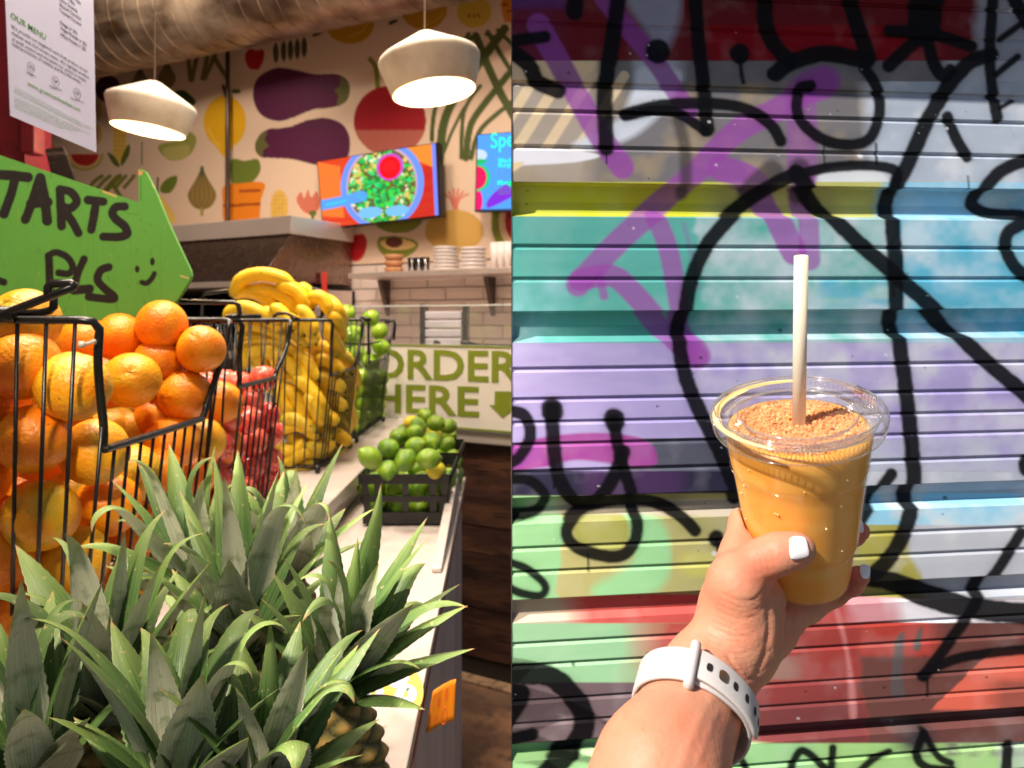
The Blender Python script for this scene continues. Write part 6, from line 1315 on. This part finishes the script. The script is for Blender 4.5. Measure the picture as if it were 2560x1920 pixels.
# ------------------------------------------------------------------ watch band
A0_ = H(1700,1900,.378); A1_ = H(1738,1700,.415); aa = (A1_-A0_).normalized(); WC = H(1722,1765,.407); RTH = np.linspace(-math.pi, math.pi, 73); RRR = []; e1 = (Vector((0,1,0))-aa*aa.y).normalized(); e2 = aa.cross(e1)
if e2.x < 0: e2 = -e2
wb = empty('watch_band', WC, 'pale grey silicone watch band with oval holes round the wrist', 'watch band')
M_sil = mat('silicone', (204,198,196), .5, sss=.15, sssc=(1,.9,.8))
RX, RY = .0285, .0270
for th_ in RTH:
    best = .022
    for w_ in (-.009, 0, .009):
        r_ = .016
        while r_ < .045:
            c_ = WC+(-e1*math.cos(th_)+e2*math.sin(th_))*r_+aa*w_
            if float(sdf(np.array(c_)[None].astype(np.float32))[0]) > .0006: break
            r_ += .0004
        best = max(best, r_)
    RRR.append(best)
RRR = np.array(RRR); 
for _ in range(6): RRR = (np.roll(RRR,1)+RRR*2+np.roll(RRR,-1))/4
RRR = RRR+.0006
def bp_(th_, w, off=0.0, shift=0.0):   # th_=0 towards the camera, positive to the right
    R_ = float(np.interp(th_, RTH, RRR)); c = WC - e1*(R_+off)*math.cos(th_) + e2*(R_+off)*math.sin(th_); return c+aa*(w+shift)
def strap(t0, t1, wf, off, thick, name, n=60, shf=lambda t: 0):
    b = MB(); cs_ = [(-1,0),(-.97,.75),(-.85,1),(.85,1),(.97,.75),(1,0),(.9,-.1),(-.9,-.1)]; vs = []; m = len(cs_)
    for i in range(n+1):
        t = i/n; th_ = lerp(t0, t1, t); w = wf(t)
        for a, c in cs_: vs.append(bp_(th_, a*w, off+c*thick, shf(t)))
    fs = [(i*m+j, i*m+(j+1)%m, (i+1)*m+(j+1)%m, (i+1)*m+j) for i in range(n) for j in range(m)]+[tuple(range(m)), tuple(n*m+j for j in reversed(range(m)))]
    b.add(vs, fs); me = b.mesh(name); bm2 = bmesh.new(); bm2.from_mesh(me); bmesh.ops.recalc_face_normals(bm2, faces=bm2.faces); bm2.to_mesh(me); bm2.free(); return obj(name, me, M_sil, wb, True)
strap(-2.2, -.55, lambda t: .0098, 0, .0019, 'under_strap')
strap(-.75, 2.5, lambda t: .0098 if t > .1 else .0075+.023*t, -.0006, .0016, 'strap', shf=lambda t: -.0002-.006*max(0,t-.35)**1.2)
strap(-.52, 1.05, lambda t: .0086*(1-max(0,(t-.72)/.28)**2.4*.86), .0019, .0020, 'tail_strap', shf=lambda t: .0008-.0045*t)
# buckle loop
lp = []
for a, c in ((-1.16,.2),(-1.2,1.6),(-1.08,2.9),(-.7,3.4),(0,3.5),(.7,3.4),(1.08,2.9),(1.2,1.6),(1.16,.2),(.9,-.3),(0,-.3),(-.9,-.3)): lp.append(bp_(-.60, a*.0100, c*.0013))
MB().tube(lp, .0027, 10, closed=True).make('buckle_loop', M_sil, wb, True)
# holes as flat ovals, their inner shade painted dark, and pin
M_hole = mat('hole_shadow_rubber', (26,22,22), .8); M_pin = mat('bronze_pin', (176,140,112), .3, .9)
def oval(th_, rx, ry, off, nm, m, dome=0, sh_=0):
    b = MB(); n = 20; vs = [bp_(th_, sh_, off+dome)]
    for k in range(n):
        a = 2*math.pi*k/n; c = math.copysign(abs(math.cos(a))**.7, math.cos(a)); s = math.copysign(abs(math.sin(a))**.7, math.sin(a)); vs.append(bp_(th_+c*rx/.028, s*ry+sh_, off))
    b.add(vs, [(0,1+k,1+(k+1)%n) for k in range(n)]); return b.make(nm, m, wb, True)
for i, th_ in enumerate((-.36, .07, .31, .55, .76)): oval(th_, .0013, .0024, .00405, 'hole', M_hole, 0, .0008-.0045*(th_+.52)/1.57)
oval(-.14, .0023, .0033, .0041, 'pin', M_pin, .0009, -.0003)
for o_ in COL.objects:
    if o_.get('kind') == 'stuff' and o_.parent is None: pass
